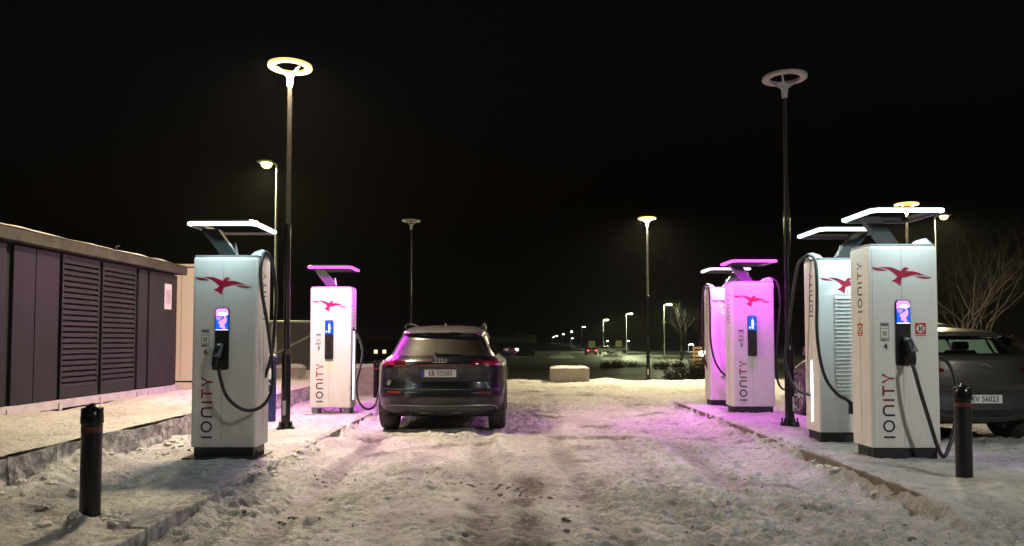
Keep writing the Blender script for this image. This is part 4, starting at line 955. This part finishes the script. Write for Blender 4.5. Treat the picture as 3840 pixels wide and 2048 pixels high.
def fastback_suv(loc):
    P = car_paint('dark_metallic_paint', (.005,.006,.012), .25, frost=.28)
    t = thing('parked_car', 'dark dusty electric SUV with full-width red light bar, charging in the lane', 'car', loc)
    sh = CarShape([(.245,.80,.30,4.55),(.29,.87,.16,4.72),(.34,.925,.07,4.82),(.43,.95,.03,4.87),(.53,.962,.0,4.9),(.60,.966,.005,4.9),(.66,.968,.035,4.9),(.76,.968,.065,4.88),(.86,.966,.062,4.82),(.96,.955,.045,4.6),(1.02,.935,.035,4.3),(1.055,.905,.05,3.95),(1.09,.862,.085,3.8),(1.13,.815,.13,3.72),(1.2,.775,.20,3.55),(1.3,.735,.285,3.32),(1.38,.70,.355,3.1),(1.435,.672,.395,2.95),(1.45,.665,.36,2.9),(1.475,.65,.36,2.84),(1.505,.63,.42,2.72),(1.545,.59,.62,2.5),(1.575,.53,.86,2.3),(1.595,.44,1.1,2.1),(1.605,.30,1.35,1.95)], .5, .9, .06)
    arches = [(.86,.36,.405),(3.79,.36,.405)]
    sh.body(arches).build('body', P, t, smooth=True)
    # rear glass with dusty film
    G = mat('dusty_rear_glass', (.004,.0034,.0026), .45, col2=(.009,.0075,.0055), vscale=2.4, coat=.08, spec=.2)
    gw = lambda z: .655 - (z-1.14)*.50
    rows = []
    for i in range(9):
        z = 1.135 + (1.375-1.135)*i/8; w = gw(z); rows.append([(w*(-1+2*j/24), sh.rear(w*(-1+2*j/24), z)-.006, z) for j in range(25)])
    MB().grid(rows).build('rear_window', G, t, smooth=True)
    rows = []
    for i in range(4):
        z = 1.372 + (1.44-1.372)*i/3; w = gw(z)+.02; rows.append([(w*(-1+2*j/24), sh.rear(w*(-1+2*j/24), z)-.009, z) for j in range(25)])
    MB().grid(rows).build('window_header', M_black, t, smooth=True)
    for sg in (-1, 1):
        rows = []
        for i in range(9):
            z = 1.12 + (1.44-1.12)*i/8; a, b = gw(z)+.004, gw(z)+.055; rows.append([(sg*x, sh.rear(x, z)-.008, z) for x in (a, (a+b)/2, b)])
        MB().grid(rows).build('pillar_trim', M_black, t, smooth=True)
    # spoiler with third lamp line
    sp_ = sh.rpatch(-.60, .60, 1.445, lambda x: 1.482-.03*(x/.6)**2, 24, 3, .03, .08).build('spoiler', P, t, smooth=True)
    # light bar: thin across, deeper at the corners
    zt = lambda x: 1.012 + .052*float(sm(.42, .52, abs(x)))
    zb = lambda x: .978 - .012*float(sm(.5, .9, abs(x)))
    LB = sh.rpatch(-.90, .90, lambda x: zb(x), lambda x: zt(x), 60, 4, .010, .02).build('light_bar', M_tail, t, smooth=True)
    for sg in (-1, 1):
        a, b = (.66, .90) if sg > 0 else (-.90, -.66)
        sh.rpatch(a, b, 1.0, 1.05, 10, 3, .016, .02).build('lamp_lens', mat('bright_lens', (.18,.008,.025), .1, coat=.8), LB, smooth=True)
        sh.rpatch(a, b, .994, .998, 10, 1, .018, .02).build('lamp_rim', M_chrome, LB)
    # tailgate edge, recess and number plate
    sh.rpatch(-.60, .60, lambda x: .765+.05*float(sm(.5,.6,abs(x))), lambda x: .965, 24, 5, .0025, .01).build('tailgate_panel', mat('tailgate_dark', (.017,.018,.024), .25, coat=.6, metal=.3, var=.2, vscale=2), t, smooth=True)
    sh.rpatch(-.62, .62, .752, .7575, 24, 1, .004, .01).build('tailgate_seam', M_seam, t)
    plate(t, sh, .02, .88, 'EB 55585')
    for i in range(4):      # four linked rings
        c = -.075 + i*.05; mb = MB(); n = 22
        ring = [(c+.034*math.cos(2*PI*k/n), 0, 1.062+.027*math.sin(2*PI*k/n)) for k in range(n)]
        ring = [(x, sh.rear(x, z)-.009, z) for x, _, z in ring]
        mb.tube(ring + [ring[0]], .0048, 5, False).build('ring_emblem', M_chrome, t, smooth=True)
    # bumper trims
    sh.rpatch(-.85, .85, .645, .651, 40, 1, .004, .01).build('bumper_seam', M_seam, t)
    for sg in (-1, 1):
        a, b = sorted((sg*.56, sg*.77)); sh.rpatch(a, b, .585, .617, 8, 2, .008, .01).build('reflector', M_refl, t)
    sh.rpatch(-.78, .78, .50, .535, 36, 2, .012, .02).build('bumper_ledge', P, t, smooth=True)
    rail = [(-.86,.29),(-.84,.36),(-.78,.405),(-.6,.415),(-.3,.413),(0,.412),(.3,.413),(.6,.415),(.78,.405),(.84,.36),(.86,.29)]
    pts = spline([(x, sh.rear(x, z)-.012, z) for x, z in rail], 6); MB().tube(pts, .011, 6).build('chrome_rail', mat('dirty_chrome', (.3,.3,.3), .4, metal=.9), t, smooth=True)
    df = sh.rpatch(-.80, .80, .262, lambda x: .395-.03*(abs(x)/.8)**6, 36, 5, .008, .02).build('diffuser', M_clad, t, smooth=True)
    for x in (-.29, .19): sh.rpatch(x, x+.13, .292, .312, 4, 1, .02, .02).build('diffuser_insert', M_lgrey, df)
    for x in (-.42, .0, .42): MB().box(x-.006, x+.006, sh.rear(x,.3)-.03, sh.rear(x,.3)+.05, .262, .36).build('diffuser_fin', M_clad, df)
    # sides
    ys_ = list(np.linspace(.62, 3.25, 28))
    for sg in (-1, 1):
        sh.spatch(sg, ys_, 1.125, lambda y: 1.40 - .20*float(sm(2.5,3.3,y)) - .10*float(sm(1.0,.6,y)), 5).build('side_window', M_glass, t, smooth=True)
        MB().tube(spline([(sg*(sh.sidex(y, 1.13)+.008), y, 1.118) for y in (.55,1.2,2.2,3.2)], 5), .008, 5).build('window_trim', M_chrome, t)
        for ay in (.86, 3.79): arch_ring(sh, sg, ay, .36, .39, .445).build('wheel_arch', M_clad, t, smooth=True)
        sh.spatch(sg, list(np.linspace(1.3, 3.35, 20)), .25, .36, 3, .012).build('sill', M_clad, t, smooth=True)
        rr_ = [(sg*.585, .75, 1.54),(sg*.60, .85, 1.585),(sg*.60,1.3,1.635),(sg*.60,2.2,1.62),(sg*.585,2.65,1.575),(sg*.57,2.75,1.52)]
        MB().tube(spline(rr_, 6), .016, 6).build('roof_rail', mat('rail_black', (.02,.02,.02), .2, coat=.5), t, smooth=True)
        q = Vector((sg*.80, 3.12, 1.12)); m = MB()
        m.tube([q, q+Vector((sg*.12,-.01,.0))], [.03,.025], 6)
        bm = bmesh.new(); bmesh.ops.create_uvsphere(bm, u_segments=16, v_segments=10, radius=1); bm.verts.index_update()
        m.add([(q.x+sg*.22+v.co.x*.125, q.y+v.co.y*.07, q.z+.03+v.co.z*.085*(1-.2*v.co.x*sg)) for v in bm.verts], [[v.index for v in f.verts] for f in bm.faces]); bm.free()
        mr = m.build('mirror', M_black, t, smooth=True)
        for ay in (.86, 3.79): wheel(t, sg*.83, ay, .385, .265, sg, 5, rim_r=.26)
    MB().box(-.80, .80, .45, 4.4, .22, .245).build('underbody', M_kgap, t)
    for ay in (.86, 3.79): MB().box(-.74, .74, ay-.44, ay+.44, .24, .80).build('wheel_well', M_kgap, t)
    # wiper, antenna fin
    w0 = Vector((-.06, sh.rear(0,1.155)-.02, 1.155)); MB().tube([w0+Vector((0,0,.03)), w0, w0+Vector((.18,-.004,.0)), w0+Vector((.40,.02,-.008))], [.02,.018,.012,.007], 6).build('rear_wiper', M_black, t)
    MB().add([(-.018,.9,1.575),(.018,.9,1.575),(.022,1.14,1.60),(-.022,1.14,1.60),(0,.92,1.645),(0,.98,1.64)], [(0,1,4),(1,2,5,4),(2,3,5),(3,0,4,5),(3,2,1,0)]).build('antenna_fin', M_black, t)
    pc = (-.74, sh.rear(-.74,.72)-.004, .735); MB().lathe([(.0,.0),(.042,.0),(.042,.004)], 20, pc, 'y').build('salt_splash', mat('salt_patch', (.22,.20,.16), .8, var=.2), t)
    return t
fastback_suv((-1.06, 10.72, .0))

def hatch_suv(loc, name_label, third=False):
    P = car_paint('grey_metallic_paint', (.070,.065,.055), .34, frost=.15, metal=.55) if not third else car_paint('silver_paint', (.28,.275,.255), .35, metal=.5)
    t = thing('parked_car', name_label, 'car', loc)
    k = 1.0 if not third else 1.16
    sh = CarShape([(z*k, w, r, f) for z, w, r, f in [(.27,.78,.32,4.3),(.31,.86,.17,4.45),(.37,.92,.08,4.55),(.46,.945,.04,4.62),(.56,.955,.04,4.66),(.66,.962,.06,4.68),(.72,.965,.03,4.66),(.78,.967,.0,4.62),(.88,.965,.005,4.5),(.98,.952,.02,4.2),(1.08,.925,.04,3.9),(1.125,.90,.06,3.75),(1.15,.85,.10,3.65),(1.19,.80,.19,3.5),(1.26,.755,.30,3.3),(1.34,.715,.42,3.05),(1.395,.685,.50,2.9),(1.41,.675,.34,2.85),(1.44,.655,.33,2.75),(1.47,.63,.42,2.6),(1.505,.58,.7,2.4),(1.535,.50,1.0,2.2),(1.555,.36,1.3,2.0)]], .48, .8, .06)
    arches = [(.84,.37,.42),(3.83,.37,.42)]
    def holes(x, y, z):
        z /= k
        if 1.185 < z < 1.385 and y < 1.0 and abs(x) < .50: return True
        return 1.18 < z < 1.37 and .95 < y < 3.0 and abs(x) > .5
    sh.body(arches, holes).build('body', P, t, smooth=True)
    G = bpy.data.materials.new('clear_rear_glass'); G.use_nodes = True; N = G.node_tree.nodes; Lk = G.node_tree.links
    tr = N.new('ShaderNodeBsdfTransparent'); tr.inputs[0].default_value = (.8,.88,.84,1); mx = N.new('ShaderNodeMixShader'); fr = N.new('ShaderNodeFresnel'); fr.inputs[0].default_value = 1.5
    ad = N.new('ShaderNodeMath'); ad.operation = 'ADD'; ad.inputs[1].default_value = .02; Lk.new(fr.outputs[0], ad.inputs[0])
    b = N['Principled BSDF']; b.inputs['Base Color'].default_value = (.02,.018,.015,1); b.inputs['Roughness'].default_value = .12
    Lk.new(ad.outputs[0], mx.inputs[0]); Lk.new(tr.outputs[0], mx.inputs[1]); Lk.new(b.outputs[0], mx.inputs[2]); Lk.new(mx.outputs[0], N['Material Output'].inputs[0])
    gw = lambda z: .66 - (z/k-1.14)*.62
    rows = []
    for i in range(9):
        z = k*(1.165 + (1.395-1.165)*i/8); w = gw(z); rows.append([(w*(-1+2*j/24), sh.rear(w*(-1+2*j/24), z)-.006, z) for j in range(25)])
    MB().grid(rows).build('rear_window', G if not third else M_glass, t, smooth=True)
    F = bpy.data.materials.get('frosted_translucent')
    if F is None:
        F = bpy.data.materials.new('frosted_translucent'); F.use_nodes = True; N = F.node_tree.nodes; Lk = F.node_tree.links
        tl = N.new('ShaderNodeBsdfTranslucent'); tl.inputs[0].default_value = (.6,.95,.85,1); mx = N.new('ShaderNodeMixShader'); mx.inputs[0].default_value = .3
        N['Principled BSDF'].inputs['Base Color'].default_value = (.5,.55,.55,1); N['Principled BSDF'].inputs['Roughness'].default_value = .5
        Lk.new(tl.outputs[0], mx.inputs[1]); Lk.new(N['Principled BSDF'].outputs[0], mx.inputs[2]); Lk.new(mx.outputs[0], N['Material Output'].inputs[0])
    for sg in (-1, 1):
        for ya, yb_ in ((.75,1.02),(1.09,1.98),(2.06,3.1)):
            sh.spatch(sg, list(np.linspace(ya, yb_, 10)), k*1.165, lambda y: k*(1.385 - .20*float(sm(2.4,3.2,y)) - .10*float(sm(1.1,.7,y))), 5).build('side_window', F if not third else M_glass, t, smooth=True)
        MB().tube(spline([(sg*(sh.sidex(y, k*1.155)+.008), y, k*1.155) for y in (.6,1.2,2.2,3.2)], 5), .010, 5).build('window_trim', M_chrome, t)
        MB().tube(spline([(sg*(sh.sidex(y, k*z)+.006), y, k*z) for y, z in ((.62,1.30),(1.0,1.40),(1.6,1.425),(2.2,1.40),(2.8,1.30),(3.2,1.19))], 5), .014, 5).build('window_arch_trim', M_chrome, t)
        for ay in (.84, 3.83): arch_ring(sh, sg, ay, .37, .405, .46).build('wheel_arch', M_clad, t, smooth=True)
        for ay in (.84, 3.83): wheel(t, sg*.835, ay, .39, .25, sg, 10 if not third else 5, M_rim if not third else M_rimd, .275)
        q = Vector((sg*.84, 3.0, k*1.16)); m = MB(); m.tube([q, q+Vector((sg*.12,-.01,.02))], [.03,.025], 6)
        m.box(min(q.x+sg*.10, q.x+sg*.31), max(q.x+sg*.10, q.x+sg*.31), q.y-.06, q.y+.07, q.z-.05, q.z+.10, .03); m.build('mirror', P, t, smooth=True)
        a, b = sorted((sg*.50, sg*.93))
        LB = sh.rpatch(a, b, lambda x: k*(.955 - .02*float(sm(.5,.9,abs(x)))), lambda x: k*(.99 + .055*float(sm(.5,.62,abs(x)))), 20, 4, .010, .02).build('tail_lamp', M_tail, t, smooth=True)
        a, b = sorted((sg*.55, sg*.92)); sh.rpatch(a, b, k*.978, k*.992, 12, 1, .015, .02).build('lamp_line', mat('pale_red_lens', (.32,.05,.05), .2, coat=.5), LB, smooth=True)
        MB().add([(sg*.655, sh.rear(.62,k*1.40)-.01, k*1.40),(sg*.66,.5,k*1.20),(sg*.70,.62,k*1.20),(sg*.68,.45,k*1.43)], [(0,1,2,3)]).build('spoiler_fin', M_black, t)
    spl = sh.rpatch(-.62, .62, lambda x: k*(1.408-.006*(abs(x)/.6)**2), lambda x: k*(1.445-.02*(abs(x)/.6)**2), 24, 3, .05, .16).build('spoiler', P, t, smooth=True)
    sh.rpatch(-.80, .80, k*.46, k*.70, 36, 5, .006, .02).build('bumper_panel', M_clad, t, smooth=True)
    sh.rpatch(-.88, .88, k*.285, k*.45, 36, 4, .010, .02).build('diffuser', M_black, t, smooth=True)
    pts = spline([(x, sh.rear(x, k*z)-.02, k*z) for x, z in ((-.84,.40),(-.7,.43),(-.3,.36),(0,.35),(.3,.36),(.7,.43),(.84,.40))], 6); MB().tube(pts, .018, 6).build('bumper_trim', M_clad, t, smooth=True)
    sh.rpatch(-.86, .86, k*.775, k*.79, 36, 1, .01, .02).build('tailgate_crease', P, t, smooth=True)
    MB().box(-.80, .80, .45, 4.2, .24, .272).build('underbody', M_kgap, t)
    MB().box(-.70, .70, .25, 3.6, k*.95, k*1.05).build('cabin_floor', M_kgap, t)
    for ay in (.84, 3.83): MB().box(-.74, .74, ay-.45, ay+.45, .27, .82).build('wheel_well', M_kgap, t)
    for x in (-.36, .36):
        for y in (1.05, 2.05): MB().box(x-.22, x+.22, y, y+.12, k*.9, k*1.22, .04).box(x-.11, x+.11, y+.01, y+.10, k*1.222, k*1.34, .03).build('seat', M_black, t)
    if not third:
        plate(t, sh, .02, .60, 'EV 56023', .44, True)
        # leaping cat and maker's lettering on the tailgate
        cat = [(-.085,.012),(-.075,.026),(-.055,.030),(-.045,.024),(-.01,.032),(.03,.02),(.06,.0),(.085,-.018),(.105,-.020),(.085,-.028),(.06,-.022),(.045,-.012),(.05,-.028),(.035,-.03),(.03,-.012),(0,.006),(-.03,.006),(-.05,-.004),(-.07,-.006),(-.06,.004),(-.072,.006)]
        c = MB(); fill(c, cat, lambda u, v: (u+.02, sh.rear(u+.02, 1.03+v)-.012, 1.03+v)); c.build('cat_emblem', M_chrome, t, fix=False)
        text_mesh('JAGUAR', .030, 'badge_lettering', M_chrome, t, (.02, sh.rear(.02,.955)-.006, .955), (R(90),0,0), sx=1.4)
        text_mesh('I-PACE', .030, 'badge_lettering', M_chrome, t, (.66, sh.rear(.66,.84)-.006, .84), (R(90),0,R(14)), sx=1.2)
    return t
hatch_suv((6.09, 9.55, .0), 'grey electric hatchback with teal-lit frosted side windows, parked beyond post 4')
hatch_suv((8.35, 14.6, .0), 'silver car whose window arch shows above the grey hatchback roof', True)

# ---------------------------------------------------------------- bare trees and shrubs
def grow(mb_thick, mb_thin, p, d, r, L_, depth, rnd, spread=.55, thin=.012):
    n = 4; pts = [p]; rs = [r]
    for i in range(n):
        d = (d + Vector((rnd.gauss(0,.11), rnd.gauss(0,.11), rnd.gauss(.03,.06)))).normalized(); p = p + d*(L_/n); pts.append(p); rs.append(r*(1-.38*(i+1)/n))
    (mb_thick if r > thin else mb_thin).tube(pts, rs, 5 if r > thin else 3, False)
    if depth <= 0: return
    for k in range(rnd.choice((2,3,3))):
        i = rnd.randint(1, n) if k else n
        q = Vector((rnd.gauss(0,1), rnd.gauss(0,1), rnd.gauss(.15,.6))).normalized(); nd = (d + q*spread*rnd.uniform(.7,1.4)).normalized()
        grow(mb_thick, mb_thin, pts[i], nd, rs[i]*rnd.uniform(.55,.8), L_*rnd.uniform(.58,.82), depth-1, rnd, spread*1.06, thin)
def bare_tree(loc, label, stems, h, depth, seed, name='bare_tree', m=None, lean=.28, r0=.05):
    rnd = random.Random(seed); t = thing(name, label, 'tree', loc); a, b = MB(), MB()
    for k in range(stems):
        an = 2*PI*k/max(1, stems) + rnd.uniform(-.4,.4); d = Vector((lean*math.cos(an), lean*math.sin(an), 1)).normalized() if stems > 1 else Vector((.03,.02,1)).normalized()
        grow(a, b, Vector((.06*math.cos(an), .06*math.sin(an), -.1)), d, r0*rnd.uniform(.7,1.1), h*.42, depth, rnd)
    a.build('trunk', m or M_birch, t, fix=False); b.build('crown', M_twig, t, fix=False); return t
bare_tree((14.6,23.5,-.1), 'many-stemmed bare tree with pale trunks behind the grey hatchback', 6, 5.2, 6, 5, r0=.045, lean=.26)
bare_tree((16.6,22.5,-.2), 'low bare thicket tree at the dark edge beside the many-stemmed tree', 5, 3.0, 6, 11, lean=.5, r0=.020, m=M_twig)
bare_tree((12.9,52,-1.2), 'tall thin bare tree rising behind the lantern', 1, 12, 4, 21, r0=.10, m=M_twig)
bare_tree((21,92,-1.1), 'bare tree with pale trunk beyond the far road', 2, 8, 5, 33, lean=.1, r0=.14)
bare_tree((23.5,90,-1.1), 'leaning bare tree beside the pale trunk beyond the road', 2, 7.5, 5, 37, lean=.14, r0=.12)
bare_tree((20.5,60,-1.1), 'young bare tree by the road verge near the lantern', 1, 5, 4, 41, r0=.07)

def shrub(loc, w, h, seed, label, n=60):
    rnd = random.Random(seed); t = thing('shrub', label, 'shrub', loc, 0., 'dry shrubs on the field verge'); mb = MB()
    for i in range(n):
        a = rnd.uniform(0, 6.28); rr_ = w*.5*math.sqrt(rnd.random()); p = Vector((rr_*math.cos(a), rr_*.5*math.sin(a), -.1)); hh = h*(1 - .5*(rr_/(w*.5))**2)*rnd.uniform(.5,1.1)
        d = Vector((rnd.gauss(0,.25), rnd.gauss(0,.25), 1)).normalized(); pts = [p]; 
        for q in range(3): d = (d+Vector((rnd.gauss(0,.22), rnd.gauss(0,.22), 0))).normalized(); pts.append(pts[-1]+d*hh/3)
        mb.tube(pts, [.014*w**.3,.011,.008,.004], 3, False)
        for q in range(5):
            b = pts[rnd.randint(1,3)]; e = b + Vector((rnd.gauss(0,.16), rnd.gauss(0,.16), rnd.uniform(.02,.25)))*h*.9; s_ = rnd.uniform(.02,.05)*h
            mb.tube([b, (b+e)/2+Vector((0,0,.02)), e], [.007,.006,.004], 3, False)
            for z_ in range(3):
                c = b.lerp(e, rnd.uniform(.3,1)); u = Vector((rnd.gauss(0,1), rnd.gauss(0,1), rnd.gauss(0,1))).normalized(); v = u.orthogonal().normalized()
                mb.add([c, c+u*s_+v*s_*.4, c+u*s_*1.6, c+u*s_-v*s_*.4], [(0,1,2,3)])
    mb.build('twigs', M_dry, t, fix=False); return t
rs = random.Random(77)
for i in range(15):
    x = 7.6 + i*.72 + rs.uniform(-.25,.25); y = 62 + rs.uniform(-4,4); shrub((x, y, float(field_h(np.array(x), np.array(y)))), rs.uniform(1.0,1.9), rs.uniform(.45,.95), 100+i, 'dry dark shrub in the long row along the field verge')
shrub((9.9,42,-1.0), 2.6, 1.5, 201, 'broad dark thicket below the lantern, larger than the verge shrubs', 130)
shrub((11.4,41,-1.0), 3.0, 1.7, 202, 'tall dark thicket right under the lantern post', 150)
shrub((8.2,40,-1.05), 1.6, .6, 203, 'small low shrub at the foot of the broad thicket', 50)
shrub((4.0,38,-1.05), .5, .5, 204, 'single tuft of dry stalks out on the open field', 10)

# ---------------------------------------------------------------- lantern by the thicket, slatted fence behind it
E_LAN = emis('lantern_bulb', (1.,.72,.36), 45.)
ln = thing('garden_lantern', 'glowing warm lantern on a post in the thicket beside the back post', 'lantern', (11.55,44.8,-1.1))
MB().lathe([(.05,-.1),(.045,1.5)], 10).build('post', M_pole, ln)
MB().lathe([(.11,1.5),(.13,1.53),(.11,1.55)], 12).build('base_ring', M_dgrey, ln)
MB().lathe([(.0,1.55),(.18,1.58),(.24,1.70),(.18,1.82),(.0,1.85)], 16).build('bulb', E_LAN, ln, smooth=True)
MB().lathe([(.25,1.855),(.26,1.87),(.02,1.95),(.0,1.95)], 16).build('hood', M_dgrey, ln)
ft = thing('slatted_fence', 'timber slat fence lit by the glowing lantern', 'fence', (12.1,45.6,-1.1))
for i in range(6): MB().box(-1.0, 1.4, 0, .03, .75+i*.24, .90+i*.24).build('slat', mat('fence_timber', (.14,.105,.065), .8, var=.25), ft)
for x in (-.9, .2, 1.3): MB().box(x-.04, x+.04, .031, .11, -.1, 2.2).build('post', mat('fence_timber'), ft)

# ---------------------------------------------------------------- far road furniture, houses, cars
def sign(loc, w, h, zc, label):
    t = thing('road_sign', label, 'sign', loc)
    MB().tube([(0,.03,-.2),(0,.03,zc+h*.4)], .04, 8).build('post', M_galv, t)
    b = MB().box(-w/2, w/2, -.015, .015, zc-h/2, zc+h/2, .01).build('board', M_signy, t)
    for z, x0, x1 in ((zc+.22*h,-.3*w,.3*w),(zc,-.36*w,.25*w),(zc-.25*h,-.3*w,.36*w)): MB().box(x0, x1, -.019, -.0155, z-.03*h, z+.03*h).build('legend_bar', M_ink, b)
    return t
sign((12.6,117,-1.05), 1.0, 1.0, 1.9, 'pale square direction sign on a post above the red tail-lit car')
sign((17.0,118,-1.05), .95, .95, 1.95, 'pale square direction sign standing alone on the open road verge')
def small_car(loc, m, label, rz=0., lights=None):
    t = thing('distant_car', label, 'car', loc, rz)
    prof = [(-2.2,.3),(-2.2,.85),(-1.9,1.0),(-1.4,1.42),(.3,1.45),(1.0,1.0),(2.0,.85),(2.2,.6),(2.2,.3)]
    MB().prism(prof, -.85, .85, 'x').build('body', m, t)
    for sx in (-.852, .852): MB().prism([(-1.6,1.02),(-1.25,1.36),(.2,1.38),(.8,1.02)], sx, sx*1.006, 'x').build('side_window', M_glass, t)
    MB().add([(-.7,-1.93,1.03),(.7,-1.93,1.03),(.62,-1.46,1.40),(-.62,-1.46,1.40)], [(0,1,2,3)]).build('rear_window', M_glass, t, fix=False)
    for sx in (-.78, .78):
        for y in (-1.4, 1.35): MB().lathe([(.0,-.1),(.3,-.1),(.32,0),(.3,.1),(.0,.1)], 14, (sx, y, .31), 'x').build('wheel', M_tyre, t)
        if lights: MB().box(sx*.85-.14, sx*.85+.14, -2.22, -2.201, .72, .86).build('tail_lamp', emis('tail_lit', (1.,.03,.05), 14.), t)
    return t
small_car((13.6,128,-1.05), M_cred, 'distant red car with lit tail lamps below the direction sign', 0., True)
small_car((17.4,140,-1.05), M_cwhite, 'distant pale car parked left of the lone direction sign', .9)
small_car((21.5,150,-1.05), M_cwhite, 'distant pale car behind the lone direction sign post', 1.2)

def mound(loc, dims, label, seed):
    rows = []
    for i in range(12):
        v = i/11; rows.append([((j/17-.5)*dims[0], (v-.5)*dims[1], dims[2]*max(0., math.sin(PI*j/17)*math.sin(PI*v))**.6*(1+.35*float(pn(np.array(j*.4+seed), np.array(v*4.), 801))) - .1) for j in range(18)])
    return tag(MB().grid(rows).build('snow_heap', M_snowcap, None, loc, smooth=True), label, 'snow heap')
mound((15.2,112,-1.05), (3.4,2.5,.65), 'ploughed heap of snow by the far road sign', 1)
mound((6.8,104,-1.05), (4.2,2.2,.8), 'long low bank of ploughed snow beside the far road bend', 2)

E_WIN = emis('lit_window', (1.,.78,.42), 1.6); E_WIN2 = emis('lit_window_cool', (.95,.95,.85), 1.4)
M_rsnow = mat('roof_thin_snow', (.14,.14,.14), .8)
def house(loc, w, d, eave, ridge, wins, label, e):
    t = thing('house', label, 'house', loc)
    MB().prism([(-w/2,-.3),(w/2,-.3),(w/2,eave),(-w/2,eave)], 0, d, 'y').build('wall', M_wall, t)
    rf = MB().add([(-w/2-.4,-.5,eave-.05),(w/2+.4,-.5,eave-.05),(w/2+.4,d/2,ridge),(-w/2-.4,d/2,ridge),(w/2+.4,d+.5,eave-.05),(-w/2-.4,d+.5,eave-.05)], [(0,1,2,3),(3,2,4,5),(1,4,2),(0,3,5),(0,5,4,1)]).build('roof', M_rsnow, t)
    MB().box(w*.2, w*.2+.6, d*.45, d*.55, ridge-.4, ridge+.7).build('chimney', M_wall, rf)
    for x, z, ww, hh in wins:
        f = MB().box(x-ww/2-.06, x+ww/2+.06, -.05, -.002, z-hh/2-.06, z+hh/2+.06).build('window', M_cwhite, t)
        for s in (-1, 1): MB().box(x+s*ww*.25-ww*.22, x+s*ww*.25+ww*.22, -.06, -.0505, z-hh/2, z+hh/2).build('pane', e, f)
    return t
house((-17.5,90,-1.1), 11, 7, 2.6, 4.2, [(.95,1.15,.42,.42),(2.0,1.15,.42,.42),(-3.,1.15,.8,.9)], 'dark house with two small warm-lit windows left of the charging SUV', E_WIN)
house((-.6,120,-1.1), 8.5, 7, 2.2, 3.4, [(1.4,1.05,.55,.45),(-.15,1.05,.55,.45)], 'dark low house with cool-lit windows beyond the wing mirror of the charging SUV', E_WIN2)

# thin haze volume added to give the lamps a slight glow
hz = MB().box(-455, 455, -66, 1006, -2.7, 17.).build('haze', bpy.data.materials.new('glow_haze')); hz['kind'] = 'stuff'
hm = hz.data.materials[0]; hm.use_nodes = True; hn = hm.node_tree.nodes; hn.remove(hn['Principled BSDF'])
pv = hn.new('ShaderNodeVolumePrincipled'); pv.inputs['Color'].default_value = (.9,.92,.95,1); pv.inputs['Density'].default_value = .0002; pv.inputs['Anisotropy'].default_value = .3
hm.node_tree.links.new(pv.outputs[0], hn['Material Output'].inputs['Volume'])
